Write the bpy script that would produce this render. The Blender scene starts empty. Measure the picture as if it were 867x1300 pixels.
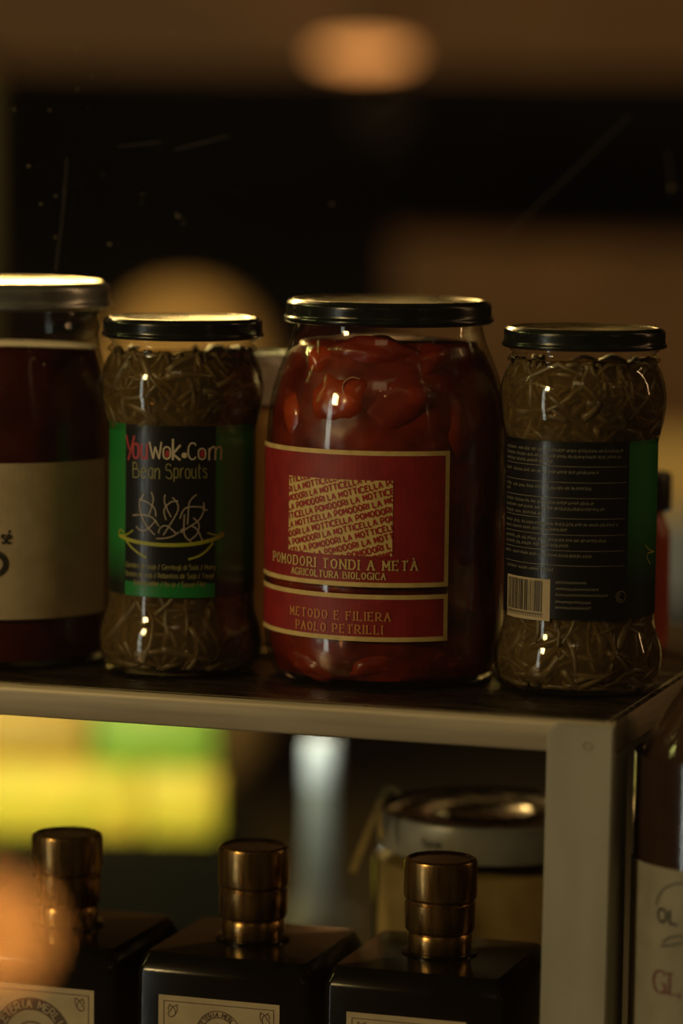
import bpy, bmesh, math, random
from mathutils import Vector, Matrix, noise
R = math.radians
rnd = random.Random(7)
sc = bpy.context.scene
col = sc.collection

# ------------------------------------------------------------------ camera
F = 4400.0                      # focal length in pixels of the 867 x 1300 frame
PITCH = math.atan((650 - 186) / F)
ROLL = R(0.7)
CAM = Vector((0, -1.41, 0.219))
fwd = Vector((0, math.cos(PITCH), -math.sin(PITCH)))
up0 = Vector((0, math.sin(PITCH), math.cos(PITCH)))
rt0 = Vector((1, 0, 0))
rt = rt0 * math.cos(ROLL) + up0 * math.sin(ROLL)
up = up0 * math.cos(ROLL) - rt0 * math.sin(ROLL)
cd = bpy.data.cameras.new('camera')
cam = bpy.data.objects.new('camera', cd)
col.objects.link(cam)
m = Matrix((rt, up, -fwd)).transposed().to_4x4()
m.translation = CAM
cam.matrix_world = m
cd.sensor_width = 36
cd.lens = F / 1300 * 36
cd.clip_start = 0.05
cd.clip_end = 50
cd.dof.use_dof = True
cd.dof.focus_distance = 1.395
cd.dof.aperture_fstop = 3.0
sc.camera = cam


def ray(px, py):
    d = fwd + rt * ((px - 433.5) / F) - up * ((py - 650) / F)
    return d


def at(px, py, depth):
    """World point seen at a photo pixel, at a given distance along the view axis."""
    return CAM + ray(px, py) * depth


def on_z(px, py, z=0.0):
    d = ray(px, py)
    return CAM + d * ((z - CAM.z) / d.z)


def z_of(py, loc, px=None):
    """Height at which a vertical axis through loc shows at photo row py."""
    lo, hi = -1.0, 1.5
    for _ in range(40):
        mid = (lo + hi) / 2
        v = Vector((loc[0], loc[1], mid)) - CAM
        y = 650 - F * v.dot(up) / v.dot(fwd)
        if y > py:
            lo = mid
        else:
            hi = mid
    return (lo + hi) / 2


def px_scale(loc):
    return F / (Vector(loc) - CAM).dot(fwd)


# ------------------------------------------------------------------ world, lights, exposure
w = bpy.data.worlds.new('world')
sc.world = w
w.use_nodes = True
w.node_tree.nodes['Background'].inputs[0].default_value = (1.0, 0.62, 0.34, 1)
w.node_tree.nodes['Background'].inputs[1].default_value = 0.012
sc.view_settings.view_transform = 'Standard'
sc.view_settings.look = 'None'
sc.view_settings.exposure = 0.15
sc.view_settings.gamma = 1
sc.cycles.max_bounces = 10
sc.cycles.transparent_max_bounces = 24
sc.cycles.sample_clamp_indirect = 3


def area(name, loc, target, sx, sy, power, color):
    l = bpy.data.lights.new(name, 'AREA')
    l.shape = 'RECTANGLE'
    l.size, l.size_y = sx, sy
    l.energy = power
    l.color = color
    o = bpy.data.objects.new(name, l)
    col.objects.link(o)
    o.location = loc
    o.rotation_euler = (Vector(target) - Vector(loc)).to_track_quat('-Z', 'Y').to_euler()
    return o


def bulb(name, loc, power, color, rad=0.012):
    l = bpy.data.lights.new(name, 'POINT')
    l.energy = power
    l.color = color
    l.shadow_soft_size = rad
    o = bpy.data.objects.new(name, l)
    col.objects.link(o)
    o.location = loc
    return o


# a street window / lit doorway to the left, on the photographer's side
area('doorway_light', (-2.05, -1.25, 0.05), (0, 0.0, 0.05), 0.20, 1.7, 5.0, (0.95, 0.97, 0.92))
# warm street lamps, high in front and to the left
area('street_lamp_light', (-2.7, -1.9, 1.15), (0, 0, 0.0), 0.35, 0.35, 34.0, (1.0, 0.66, 0.27))
area('far_shopfront_light', (-0.6, -3.6, 2.2), (0, 0, 0.0), 1.0, 0.4, 1.6, (1.0, 0.68, 0.36))
# small warm bulbs strung over the pavement
for p, e in (((-0.32, -2.1, 1.15), 0.2), ((-0.12, -2.2, 1.05), 0.2), ((0.10, -2.0, 1.2), 0.15),
             ((1.35, -0.9, 0.9), 0.25), ((1.2, -1.3, 0.8), 0.25)):
    bulb('festoon_bulb_light', p, e, (1.0, 0.58, 0.25), 0.014)
# tall lit openings to either side of the window
area('side_window_light', (1.6, 0.25, 0.85), (0, 0, 0.08), 0.022, 1.3, 2.6, (1.0, 0.55, 0.25))
area('yellow_sign_light', (-1.5, 0.62, 0.85), (0, 0, 0.08), 0.08, 0.28, 2.4, (0.95, 0.9, 0.25))
# lamps over the room behind, high to the left and centre
area('back_room_light', (-0.60, 1.62, 0.78), (-0.05, 0.05, 0.15), 0.9, 0.16, 34.0, (1.0, 0.68, 0.24))
area('back_counter_light', (0.9, 1.4, 1.1), (0.45, 2.6, 0.0), 0.4, 0.4, 2.2, (1.0, 0.62, 0.28))
area('foil_fill_light', (-0.12, 0.38, 0.03), (-0.013, 0.63, -0.08), 0.06, 0.06, 0.3, (0.95, 1.0, 0.9)).data.spread = R(50)  # unseen fill added to brighten the foil bottle
# unseen fill lamp added to brighten the yellow cartons
area('carton_fill_light', (-0.30, 0.66, -0.02), (-0.30, 1.12, -0.20), 0.40, 0.05, 4.2, (1.0, 0.92, 0.55))


# ------------------------------------------------------------------ materials
def mat(name, color, rough=0.5, metal=0.0, coat=0.0, emit=0.0, spec=0.5):
    mt = bpy.data.materials.new(name)
    mt.use_nodes = True
    b = mt.node_tree.nodes['Principled BSDF']
    b.inputs['Base Color'].default_value = (*color, 1)
    b.inputs['Roughness'].default_value = rough
    b.inputs['Metallic'].default_value = metal
    b.inputs['Coat Weight'].default_value = coat
    b.inputs['Coat Roughness'].default_value = 0.05
    b.inputs['Specular IOR Level'].default_value = spec
    if emit:
        b.inputs['Emission Color'].default_value = (*color, 1)
        b.inputs['Emission Strength'].default_value = emit
    return mt


def noisy(mt, c1, c2, scale=(20, 20, 20), bump=0.0, detail=4, lo=0.35, hi=0.65, rough=None, bscale=None):
    nt = mt.node_tree
    b = nt.nodes['Principled BSDF']
    tc = nt.nodes.new('ShaderNodeTexCoord')
    mp = nt.nodes.new('ShaderNodeMapping')
    mp.inputs['Scale'].default_value = scale
    nt.links.new(tc.outputs['Object'], mp.inputs[0])
    n = nt.nodes.new('ShaderNodeTexNoise')
    n.inputs['Scale'].default_value = 1
    n.inputs['Detail'].default_value = detail
    nt.links.new(mp.outputs[0], n.inputs['Vector'])
    r = nt.nodes.new('ShaderNodeValToRGB')
    r.color_ramp.elements[0].position = lo
    r.color_ramp.elements[1].position = hi
    r.color_ramp.elements[0].color = (*c1, 1)
    r.color_ramp.elements[1].color = (*c2, 1)
    nt.links.new(n.outputs[0], r.inputs[0])
    nt.links.new(r.outputs[0], b.inputs['Base Color'])
    if rough:
        mr = nt.nodes.new('ShaderNodeMapRange')
        mr.inputs['From Min'].default_value = 0.3
        mr.inputs['From Max'].default_value = 0.7
        mr.inputs['To Min'].default_value = rough[0]
        mr.inputs['To Max'].default_value = rough[1]
        nt.links.new(n.outputs[0], mr.inputs[0])
        nt.links.new(mr.outputs[0], b.inputs['Roughness'])
    if bump:
        bp = nt.nodes.new('ShaderNodeBump')
        bp.inputs['Strength'].default_value = bump
        bp.inputs['Distance'].default_value = 0.001
        nt.links.new(n.outputs[0], bp.inputs['Height'])
        nt.links.new(bp.outputs[0], b.inputs['Normal'])
    return mt


def thin_glass(name, tint=(1, 1, 1), edge=(0.55, 0.55, 0.42), f0=0.06, rough=0.03):
    mt = bpy.data.materials.new(name)
    mt.use_nodes = True
    nt = mt.node_tree
    nt.nodes.clear()
    out = nt.nodes.new('ShaderNodeOutputMaterial')
    mx = nt.nodes.new('ShaderNodeMixShader')
    tr = nt.nodes.new('ShaderNodeBsdfTransparent')
    gl = nt.nodes.new('ShaderNodeBsdfGlossy')
    gl.inputs['Roughness'].default_value = rough
    lw = nt.nodes.new('ShaderNodeLayerWeight')
    lw.inputs['Blend'].default_value = 0.5
    pw = nt.nodes.new('ShaderNodeMath'); pw.operation = 'POWER'; pw.inputs[1].default_value = 5
    mr = nt.nodes.new('ShaderNodeMapRange')
    mr.inputs['To Min'].default_value = f0
    mr.inputs['To Max'].default_value = 0.85
    nt.links.new(lw.outputs['Facing'], pw.inputs[0])
    nt.links.new(pw.outputs[0], mr.inputs[0])
    nt.links.new(mr.outputs[0], mx.inputs[0])
    p2 = nt.nodes.new('ShaderNodeMath'); p2.operation = 'POWER'; p2.inputs[1].default_value = 3
    nt.links.new(lw.outputs['Facing'], p2.inputs[0])
    cm = nt.nodes.new('ShaderNodeMix'); cm.data_type = 'RGBA'
    cm.inputs[6].default_value = (*tint, 1)
    cm.inputs[7].default_value = (*edge, 1)
    nt.links.new(p2.outputs[0], cm.inputs[0])
    nt.links.new(cm.outputs[2], tr.inputs[0])
    nt.links.new(tr.outputs[0], mx.inputs[1])
    nt.links.new(gl.outputs[0], mx.inputs[2])
    nt.links.new(mx.outputs[0], out.inputs[0])
    return mt


M = {}
M['jar_glass'] = thin_glass('jar_glass', (0.97, 0.97, 0.93))
M['pane'] = thin_glass('pane_glass', (0.97, 0.98, 0.96), (0.8, 0.85, 0.8), f0=0.07, rough=0.0)
M['brine'] = noisy(mat('brine', (0.1, 0.07, 0.03), 0.4), (0.11, 0.074, 0.026), (0.18, 0.125, 0.048), (60, 60, 60))
M['sprout'] = noisy(mat('sprout', (0.42, 0.32, 0.16), 0.4), (0.10, 0.068, 0.025), (0.21, 0.145, 0.058), (90, 90, 90))
M['black_lid'] = noisy(mat('black_lid', (0.01, 0.014, 0.012), 0.2, coat=0.0, spec=0.4), (0.005, 0.007, 0.006), (0.009, 0.012, 0.010), (80, 80, 80), rough=(0.14, 0.26))
M['black_lit_top'] = noisy(mat('black_lid_lit_top', (0.05, 0.04, 0.02), 0.3, metal=0.7), (0.16, 0.11, 0.04), (0.26, 0.18, 0.07), (60, 60, 60), rough=(0.22, 0.42), bump=0.2)  # golden reflection on the black lid tops is put into this colour
M['silver_lit_top'] = noisy(mat('silver_lit_top', (0.8, 0.6, 0.3), 0.3, metal=1), (0.72, 0.55, 0.28), (0.85, 0.68, 0.38), (40, 40, 40), rough=(0.25, 0.4))  # warm light on the silver lid's top, painted as gold colour
M['silver'] = noisy(mat('silver', (0.5, 0.5, 0.47), 0.3, metal=0.85), (0.36, 0.38, 0.38), (0.5, 0.52, 0.52), (50, 50, 50), rough=(0.25, 0.4))
M['dull_silver'] = noisy(mat('dull_silver', (0.35, 0.35, 0.33), 0.4, metal=0.8), (0.28, 0.28, 0.26), (0.4, 0.4, 0.38), (50, 50, 50), rough=(0.35, 0.5))
M['steel'] = noisy(mat('brushed_steel', (0.4, 0.4, 0.36), 0.5, metal=0.25), (0.46, 0.39, 0.27), (0.56, 0.48, 0.34), (12, 12, 300), rough=(0.38, 0.5), bump=0.03)
M['steel_leg'] = noisy(mat('brushed_steel_leg', (0.4, 0.4, 0.36), 0.5, metal=0.2), (0.40, 0.385, 0.30), (0.47, 0.45, 0.36), (40, 40, 12), rough=(0.4, 0.55), bump=0.03)
M['steel_top'] = noisy(mat('worn_steel_top', (0.1, 0.08, 0.05), 0.3, metal=0.9), (0.10, 0.08, 0.05), (0.20, 0.16, 0.11), (35, 120, 35), rough=(0.16, 0.4), bump=0.1)
M['pale_tin'] = noisy(mat('pale_tin', (0.6, 0.62, 0.6), 0.4, metal=0.2), (0.52, 0.55, 0.53), (0.62, 0.65, 0.62), (50, 50, 50))
M['grey_glass'] = noisy(mat('grey_glass', (0.2, 0.21, 0.18), 0.35), (0.17, 0.18, 0.15), (0.24, 0.25, 0.21), (30, 30, 30))
M['sauce'] = noisy(mat('tomato_sauce', (0.2, 0.02, 0.01), 0.3, coat=0.3), (0.06, 0.006, 0.002), (0.25, 0.022, 0.004), (38, 38, 60), bump=0.5)
M['tomato'] = noisy(mat('tomato_flesh', (0.5, 0.06, 0.01), 0.25, coat=0.3), (0.15, 0.013, 0.003), (0.46, 0.058, 0.008), (45, 45, 70), bump=0.5)  # brighter copy for the lit left side of the jar
M['tomato_shaded'] = noisy(mat('tomato_shaded', (0.2, 0.02, 0.01), 0.3, coat=0.3), (0.12, 0.010, 0.003), (0.24, 0.022, 0.006), (35, 35, 35), bump=0.4)  # darker copy, shade away from the left light put into the colour
M['dark_sauce'] = noisy(mat('dark_sauce', (0.1, 0.01, 0.005), 0.7, spec=0.15), (0.045, 0.005, 0.002), (0.10, 0.012, 0.003), (45, 45, 45), bump=0.5)
M['seed'] = mat('tomato_seed', (0.32, 0.10, 0.03), 0.5)
M['curl'] = mat('tomato_skin', (0.5, 0.28, 0.16), 0.4)
M['red_paper'] = noisy(mat('red_paper', (0.28, 0.012, 0.012), 0.5), (0.24, 0.010, 0.011), (0.31, 0.015, 0.014), (150, 150, 150))
M['gold_print'] = noisy(mat('gold_print', (0.7, 0.5, 0.16), 0.5), (0.62, 0.45, 0.16), (0.75, 0.56, 0.22), (200, 200, 200))
M['orange_print'] = mat('orange_print', (0.62, 0.24, 0.06), 0.5)
M['red_print'] = mat('red_print', (0.36, 0.02, 0.015), 0.5)
M['cream'] = noisy(mat('cream_paper', (0.55, 0.44, 0.26), 0.6), (0.48, 0.38, 0.22), (0.56, 0.45, 0.27), (100, 100, 100))
M['ink'] = mat('black_ink', (0.02, 0.018, 0.015), 0.5)
M['brown_ink'] = mat('brown_ink', (0.12, 0.07, 0.035), 0.5)
M['black_paper'] = mat('black_paper', (0.008, 0.009, 0.010), 0.28, coat=0.25)
M['green_paper'] = mat('green_paper', (0.01, 0.2, 0.035), 0.35, coat=0.2)
M['white_print'] = mat('white_print', (0.6, 0.52, 0.38), 0.5)
M['grey_print'] = mat('grey_print', (0.20, 0.18, 0.12), 0.5)
M['sprout_print'] = mat('sprout_print', (0.40, 0.33, 0.24), 0.5)
M['olive_print'] = mat('olive_print', (0.26, 0.24, 0.07), 0.5)
M['bowl_print'] = mat('bowl_print', (0.36, 0.38, 0.03), 0.5)
M['crimson_print'] = mat('crimson_print', (0.38, 0.02, 0.03), 0.5)
M['dark_bottle'] = noisy(mat('dark_bottle_glass', (0.010, 0.008, 0.005), 0.12, coat=0.0, spec=0.3), (0.003, 0.0028, 0.002), (0.007, 0.006, 0.003), (30, 30, 30), rough=(0.13, 0.2))
M['gold_cap'] = noisy(mat('gold_cap', (0.45, 0.27, 0.09), 0.35, metal=0.9), (0.26, 0.15, 0.05), (0.40, 0.25, 0.09), (300, 300, 30), rough=(0.22, 0.32))
M['dark_cap_top'] = noisy(mat('cap_top', (0.1, 0.06, 0.03), 0.3, metal=0.8), (0.06, 0.04, 0.02), (0.16, 0.10, 0.05), (100, 100, 100), rough=(0.15, 0.35))
M['wine_bottle'] = noisy(mat('brown_glass_bottle', (0.03, 0.014, 0.008), 0.15, coat=0.6), (0.025, 0.012, 0.008), (0.05, 0.025, 0.012), (20, 20, 20))
M['white_label'] = noisy(mat('white_label_paper', (0.5, 0.46, 0.34), 0.6), (0.26, 0.24, 0.16), (0.34, 0.31, 0.22), (60, 60, 60))
M['maroon_ink'] = mat('maroon_ink', (0.16, 0.04, 0.04), 0.5)
M['tan_cream'] = noisy(mat('tan_contents', (0.3, 0.2, 0.08), 0.6), (0.27, 0.19, 0.07), (0.36, 0.26, 0.10), (70, 70, 70))
M['ochre'] = noisy(mat('ochre_contents', (0.42, 0.26, 0.06), 0.5), (0.68, 0.44, 0.10), (0.8, 0.54, 0.14), (50, 50, 50))
M['raffia'] = noisy(mat('raffia', (0.5, 0.36, 0.12), 0.6), (0.40, 0.28, 0.08), (0.6, 0.44, 0.16), (50, 400, 50))
M['chilli'] = noisy(mat('chilli_sauce', (0.5, 0.07, 0.015), 0.3, coat=0.4), (0.42, 0.05, 0.01), (0.55, 0.09, 0.02), (60, 60, 60))
M['black_plastic'] = noisy(mat('black_plastic', (0.012, 0.012, 0.012), 0.4), (0.010, 0.010, 0.010), (0.02, 0.018, 0.016), (90, 90, 90))
M['brown_board'] = noisy(mat('brown_board', (0.2, 0.1, 0.03), 0.7), (0.14, 0.060, 0.014), (0.20, 0.088, 0.022), (8, 8, 8), bump=0.3)
M['tan_board'] = noisy(mat('tan_board', (0.5, 0.33, 0.13), 0.7), (0.80, 0.50, 0.14), (0.88, 0.58, 0.18), (8, 8, 8))
M['slate_board'] = noisy(mat('slate_board', (0.16, 0.18, 0.2), 0.7), (0.24, 0.27, 0.29), (0.32, 0.35, 0.37), (8, 8, 8))
M['dark_board'] = noisy(mat('dark_board', (0.02, 0.015, 0.01), 0.8, spec=0.1), (0.02, 0.015, 0.01), (0.03, 0.022, 0.014), (8, 8, 8))
M['sack'] = noisy(mat('sack_paper', (0.4, 0.24, 0.10), 0.8), (0.34, 0.195, 0.065), (0.44, 0.26, 0.09), (30, 30, 30), bump=0.6)
M['dark_wood'] = noisy(mat('dark_wood', (0.05, 0.03, 0.015), 0.6), (0.035, 0.02, 0.010), (0.06, 0.036, 0.018), (6, 6, 60), bump=0.3)
M['beam_wood'] = noisy(mat('beam_wood', (0.2, 0.1, 0.04), 0.6), (0.16, 0.078, 0.026), (0.24, 0.118, 0.04), (6, 60, 60), bump=0.3)
M['post_paint'] = noisy(mat('post_paint', (0.2, 0.15, 0.05), 0.6), (0.20, 0.155, 0.05), (0.27, 0.2, 0.07), (20, 20, 5))
M['plaster'] = noisy(mat('dark_plaster', (0.02, 0.015, 0.012), 0.9), (0.012, 0.010, 0.008), (0.022, 0.017, 0.013), (4, 4, 4), bump=0.2)
M['floor'] = noisy(mat('floor_tile', (0.06, 0.045, 0.03), 0.5), (0.05, 0.035, 0.025), (0.07, 0.05, 0.035), (5, 5, 5))
M['black_crate'] = noisy(mat('black_crate', (0.004, 0.004, 0.003), 0.8, spec=0.05), (0.003, 0.003, 0.002), (0.006, 0.005, 0.003), (8, 8, 8))
M['rear_wood'] = noisy(mat('rear_wood', (0.02, 0.014, 0.008), 0.8, spec=0.1), (0.014, 0.010, 0.006), (0.022, 0.016, 0.009), (8, 8, 8))
M['counter'] = noisy(mat('counter_top', (0.04, 0.03, 0.02), 0.4), (0.03, 0.022, 0.014), (0.05, 0.036, 0.022), (12, 12, 12), rough=(0.3, 0.5))
M['yellow_carton'] = noisy(mat('yellow_carton', (0.75, 0.55, 0.05), 0.5), (0.46, 0.46, 0.03), (0.86, 0.60, 0.07), (13, 13, 16), detail=2)
M['green_carton'] = noisy(mat('green_carton', (0.16, 0.3, 0.02), 0.5), (0.13, 0.30, 0.02), (0.26, 0.34, 0.03), (10, 10, 10))
M['amber_carton'] = noisy(mat('amber_carton', (0.3, 0.2, 0.02), 0.5), (0.32, 0.20, 0.025), (0.42, 0.30, 0.04), (10, 10, 10))
M['lamp_glow'] = mat('lamp_glow', (1.0, 0.40, 0.11), 0.5, emit=1.25)
M['lid_grey'] = noisy(mat('lid_grey', (0.4, 0.4, 0.35), 0.35, metal=0.4), (0.36, 0.36, 0.30), (0.46, 0.45, 0.38), (50, 50, 50), rough=(0.3, 0.4))
M['lantern_glow'] = mat('lantern_glow', (1.0, 0.34, 0.06), 0.5, emit=5.5)
M['dust'] = mat('dust_on_glass', (0.34, 0.28, 0.14), 0.8)
M['scratch'] = mat('glass_scratch', (0.12, 0.10, 0.06), 0.6)


# label gradient: green sides that fade to black near the bottom
def cloudy(name, c, amt):
    mt = bpy.data.materials.new(name)
    mt.use_nodes = True
    nt = mt.node_tree
    nt.nodes.clear()
    out = nt.nodes.new('ShaderNodeOutputMaterial')
    mx = nt.nodes.new('ShaderNodeMixShader')
    tr = nt.nodes.new('ShaderNodeBsdfTransparent')
    tr.inputs[0].default_value = (0.92, 0.82, 0.62, 1)
    df = nt.nodes.new('ShaderNodeBsdfDiffuse')
    df.inputs[0].default_value = (*c, 1)
    n = nt.nodes.new('ShaderNodeTexNoise')
    n.inputs['Scale'].default_value = 70
    tc = nt.nodes.new('ShaderNodeTexCoord')
    nt.links.new(tc.outputs['Object'], n.inputs['Vector'])
    mr = nt.nodes.new('ShaderNodeMapRange')
    mr.inputs['From Min'].default_value = 0.3
    mr.inputs['From Max'].default_value = 0.7
    mr.inputs['To Min'].default_value = amt * 0.6
    mr.inputs['To Max'].default_value = amt * 1.3
    nt.links.new(n.outputs[0], mr.inputs[0])
    nt.links.new(mr.outputs[0], mx.inputs[0])
    nt.links.new(tr.outputs[0], mx.inputs[1])
    nt.links.new(df.outputs[0], mx.inputs[2])
    nt.links.new(mx.outputs[0], out.inputs[0])
    return mt


M['cloudy_brine'] = cloudy('cloudy_brine', (0.17, 0.115, 0.045), 0.42)


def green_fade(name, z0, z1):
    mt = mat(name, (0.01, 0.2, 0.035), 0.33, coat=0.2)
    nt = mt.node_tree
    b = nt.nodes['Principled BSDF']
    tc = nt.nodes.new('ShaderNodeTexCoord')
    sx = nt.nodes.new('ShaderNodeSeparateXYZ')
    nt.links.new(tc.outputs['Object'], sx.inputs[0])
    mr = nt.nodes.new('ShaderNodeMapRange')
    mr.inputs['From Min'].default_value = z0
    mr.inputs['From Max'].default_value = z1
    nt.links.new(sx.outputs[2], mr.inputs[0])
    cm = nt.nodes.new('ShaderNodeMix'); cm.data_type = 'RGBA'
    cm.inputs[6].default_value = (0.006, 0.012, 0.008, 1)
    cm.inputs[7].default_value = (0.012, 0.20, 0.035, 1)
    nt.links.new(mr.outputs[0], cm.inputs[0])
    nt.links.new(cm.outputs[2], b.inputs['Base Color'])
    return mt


# ------------------------------------------------------------------ object helpers
def empty(name, loc, rz=0.0, label=None, cat=None, group=None):
    o = bpy.data.objects.new(name, None)
    o.empty_display_size = 0.02
    col.objects.link(o)
    o.location = loc
    o.rotation_euler = (0, 0, rz)
    if label: o['label'] = label
    if cat: o['category'] = cat
    if group: o['group'] = group
    return o


def tag(o, label, cat, group=None):
    o['label'] = label
    o['category'] = cat
    if group: o['group'] = group
    return o


def link(name, me, mt, parent=None, loc=None, rz=0.0, smooth=False):
    o = bpy.data.objects.new(name, me)
    col.objects.link(o)
    if mt is not None:
        me.materials.append(mt)
    if parent is not None:
        o.parent = parent
    if loc is not None:
        o.location = loc
    if rz:
        o.rotation_euler = (0, 0, rz)
    if smooth:
        for p in me.polygons: p.use_smooth = True
    return o


def mesh(name, v, f, mt, parent=None, loc=None, rz=0.0, smooth=False):
    me = bpy.data.meshes.new(name)
    me.from_pydata([tuple(a) for a in v], [], f)
    me.update()
    return link(name, me, mt, parent, loc, rz, smooth)


def from_bm(name, bm, mt, parent=None, loc=None, rz=0.0, smooth=False):
    me = bpy.data.meshes.new(name)
    bmesh.ops.recalc_face_normals(bm, faces=bm.faces)
    bm.to_mesh(me)
    bm.free()
    return link(name, me, mt, parent, loc, rz, smooth)


def autosmooth(o, ang=35):
    me = o.data
    for p in me.polygons: p.use_smooth = True
    bm = bmesh.new()
    bm.from_mesh(me)
    for e in bm.edges:
        if len(e.link_faces) == 2 and e.calc_face_angle(0) > R(ang):
            e.smooth = False
    bm.to_mesh(me)
    bm.free()
    return o


def lathe(name, prof, mt, parent=None, seg=72, loc=None, sharp=50, wob=None, z0=0.0):
    """Surface of revolution about the local z axis; prof is a list of (r, z)."""
    v, f = [], []
    rows = []
    for r, z in prof:
        if r < 1e-6:
            rows.append([len(v)])
            v.append((0, 0, z))
        else:
            rows.append(list(range(len(v), len(v) + seg)))
            for k in range(seg):
                a = 2 * math.pi * k / seg
                rr = r + (wob(a, z, r) if wob else 0)
                v.append((rr * math.cos(a), rr * math.sin(a), z))
    for a, b in zip(rows, rows[1:]):
        if len(a) == 1 and len(b) == 1:
            continue
        for k in range(seg):
            k2 = (k + 1) % seg
            if len(a) == 1:
                f.append((a[0], b[k2], b[k]))
            elif len(b) == 1:
                f.append((a[k], a[k2], b[0]))
            else:
                f.append((a[k], a[k2], b[k2], b[k]))
    o = mesh(name, v, f, mt, parent, loc)
    return autosmooth(o, sharp)


def smooth_prof(pts, n=4):
    """Catmull-Rom through (r, z) points."""
    out = []
    P = [pts[0]] + list(pts) + [pts[-1]]
    for i in range(1, len(P) - 2):
        p0, p1, p2, p3 = P[i - 1:i + 3]
        for k in range(n):
            t = k / n
            out.append(tuple(0.5 * ((2 * p1[j]) + (-p0[j] + p2[j]) * t + (2 * p0[j] - 5 * p1[j] + 4 * p2[j] - p3[j]) * t * t
                                    + (-p0[j] + 3 * p1[j] - 3 * p2[j] + p3[j]) * t ** 3) for j in (0, 1)))
    out.append(tuple(pts[-1]))
    return out


def box(name, x0, x1, y0, y1, z0, z1, mt, parent=None, bev=0.0, loc=None, rz=0.0, seg=2):
    bm = bmesh.new()
    bmesh.ops.create_cube(bm, size=1)
    for v in bm.verts:
        v.co = Vector((x0 + (v.co.x + .5) * (x1 - x0), y0 + (v.co.y + .5) * (y1 - y0), z0 + (v.co.z + .5) * (z1 - z0)))
    if bev:
        bmesh.ops.bevel(bm, geom=bm.edges[:], offset=bev, segments=seg, affect='EDGES', profile=0.5)
    o = from_bm(name, bm, mt, parent, loc, rz)
    return autosmooth(o, 40)


def tube_geo(v, f, pts, r, seg=5, r_end=None):
    n = len(pts)
    base = len(v)
    for i, p in enumerate(pts):
        a = pts[max(i - 1, 0)]
        b = pts[min(i + 1, n - 1)]
        t = (Vector(b) - Vector(a)).normalized()
        u = t.cross(Vector((0.3, 0.2, 1))).normalized()
        w_ = t.cross(u)
        rr = r if r_end is None else r + (r_end - r) * i / (n - 1)
        for k in range(seg):
            an = 2 * math.pi * k / seg
            v.append(tuple(Vector(p) + u * math.cos(an) * rr + w_ * math.sin(an) * rr))
    for i in range(n - 1):
        for k in range(seg):
            a = base + i * seg + k
            b = base + i * seg + (k + 1) % seg
            f.append((a, b, b + seg, a + seg))
    f.append(tuple(base + k for k in range(seg))[::-1])
    f.append(tuple(base + (n - 1) * seg + k for k in range(seg)))


# ------------------------------------------------------------------ stroke lettering
G = {
 'A': ["02 39", "39 62", "15 55"], 'B': ["02 09", "~09 39 48 47 36 06", "~06 46 65 63 42 02"],
 'C': ["~68 59 29 07 04 22 52 63"], 'D': ["02 09", "~09 39 58 65 53 32 02"],
 'E': ["02 09", "09 59", "06 46", "02 52"], 'F': ["02 09", "09 59", "06 46"],
 'G': ["~68 59 29 07 04 22 52 63", "62 65", "65 45"], 'H': ["02 09", "62 69", "06 66"], 'I': ["02 09"],
 'K': ["02 09", "59 05", "05 62"], 'L': ["09 02", "02 52"],
 'M': ["02 09", "09 34", "34 69", "69 62"], 'N': ["02 09", "09 62", "62 69"],
 'O': ["~39 18 06 13 32 53 66 58 39"], 'P': ["02 09", "~09 39 58 56 35 05"],
 'R': ["02 09", "~09 39 58 56 35 05", "25 62"], 'S': ["~58 49 19 07 16 46 64 52 22 03"],
 'T': ["32 39", "09 69"], 'U': ["~09 04 22 42 64 69"], 'W': ["09 22", "22 37", "37 52", "52 69"],
 'Y': ["09 35", "69 32"],
 'a': ["~47 27 05 13 32 44", "47 42"], 'b': ["09 02", "~05 27 46 43 22 03"], 'c': ["~46 37 17 05 03 22 43"],
 'd': ["49 42", "~45 27 06 03 22 44"], 'e': ["~05 45 46 27 06 03 22 43"], 'f': ["~39 28 16 12", "06 36"],
 'g': ["~46 27 05 13 33 45", "~47 41 30 10"], 'h': ["09 02", "~05 27 46 42"], 'i': ["07 02", "08 09"],
 'j': ["~17 11 00", "18 19"], 'k': ["09 02", "47 04", "04 42"], 'l': ["09 02"],
 'm': ["07 02", "~05 17 37 32", "~35 47 67 62"], 'n': ["07 02", "~05 27 46 42"],
 'o': ["~27 06 03 22 43 46 27"], 'p': ["07 00", "~06 27 46 43 22 03"], 'r': ["07 02", "~05 27 37"],
 's': ["~46 27 06 25 44 32 03"], 't': ["~19 13 22 32", "07 37"], 'u': ["~07 03 22 43", "47 42"],
 'w': ["07 12", "12 25", "25 32", "32 47"], 'y': ["07 23", "47 00"], 'z': ["07 47", "47 02", "02 42"],
 '/': ["01 39"], '.': ["02 03"], ' ': [],
}


def glyph(ch):
    extra = []
    if ch == 'À': ch, extra = 'A', [[(1.5, 11.4), (3.2, 10.2)]]
    if ch == 'é': ch, extra = 'e', [[(1.5, 8), (3.2, 9.6)]]
    if ch == 'ö': ch, extra = 'o', [[(0.8, 8.2), (0.8, 9)], [(3.2, 8.2), (3.2, 9)]]
    st = []
    for s in G[ch]:
        sm = s[0] == '~'
        pts = [(float(t[0]), float(t[1])) for t in s.lstrip('~').split()]
        if sm:
            pts = smooth_prof(pts, 4)
        st.append((pts, sm))
    for e in extra: st.append((e, True))
    wd = max([p[0] for s, _ in st for p in s] or [3.0])
    return st, wd


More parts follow.
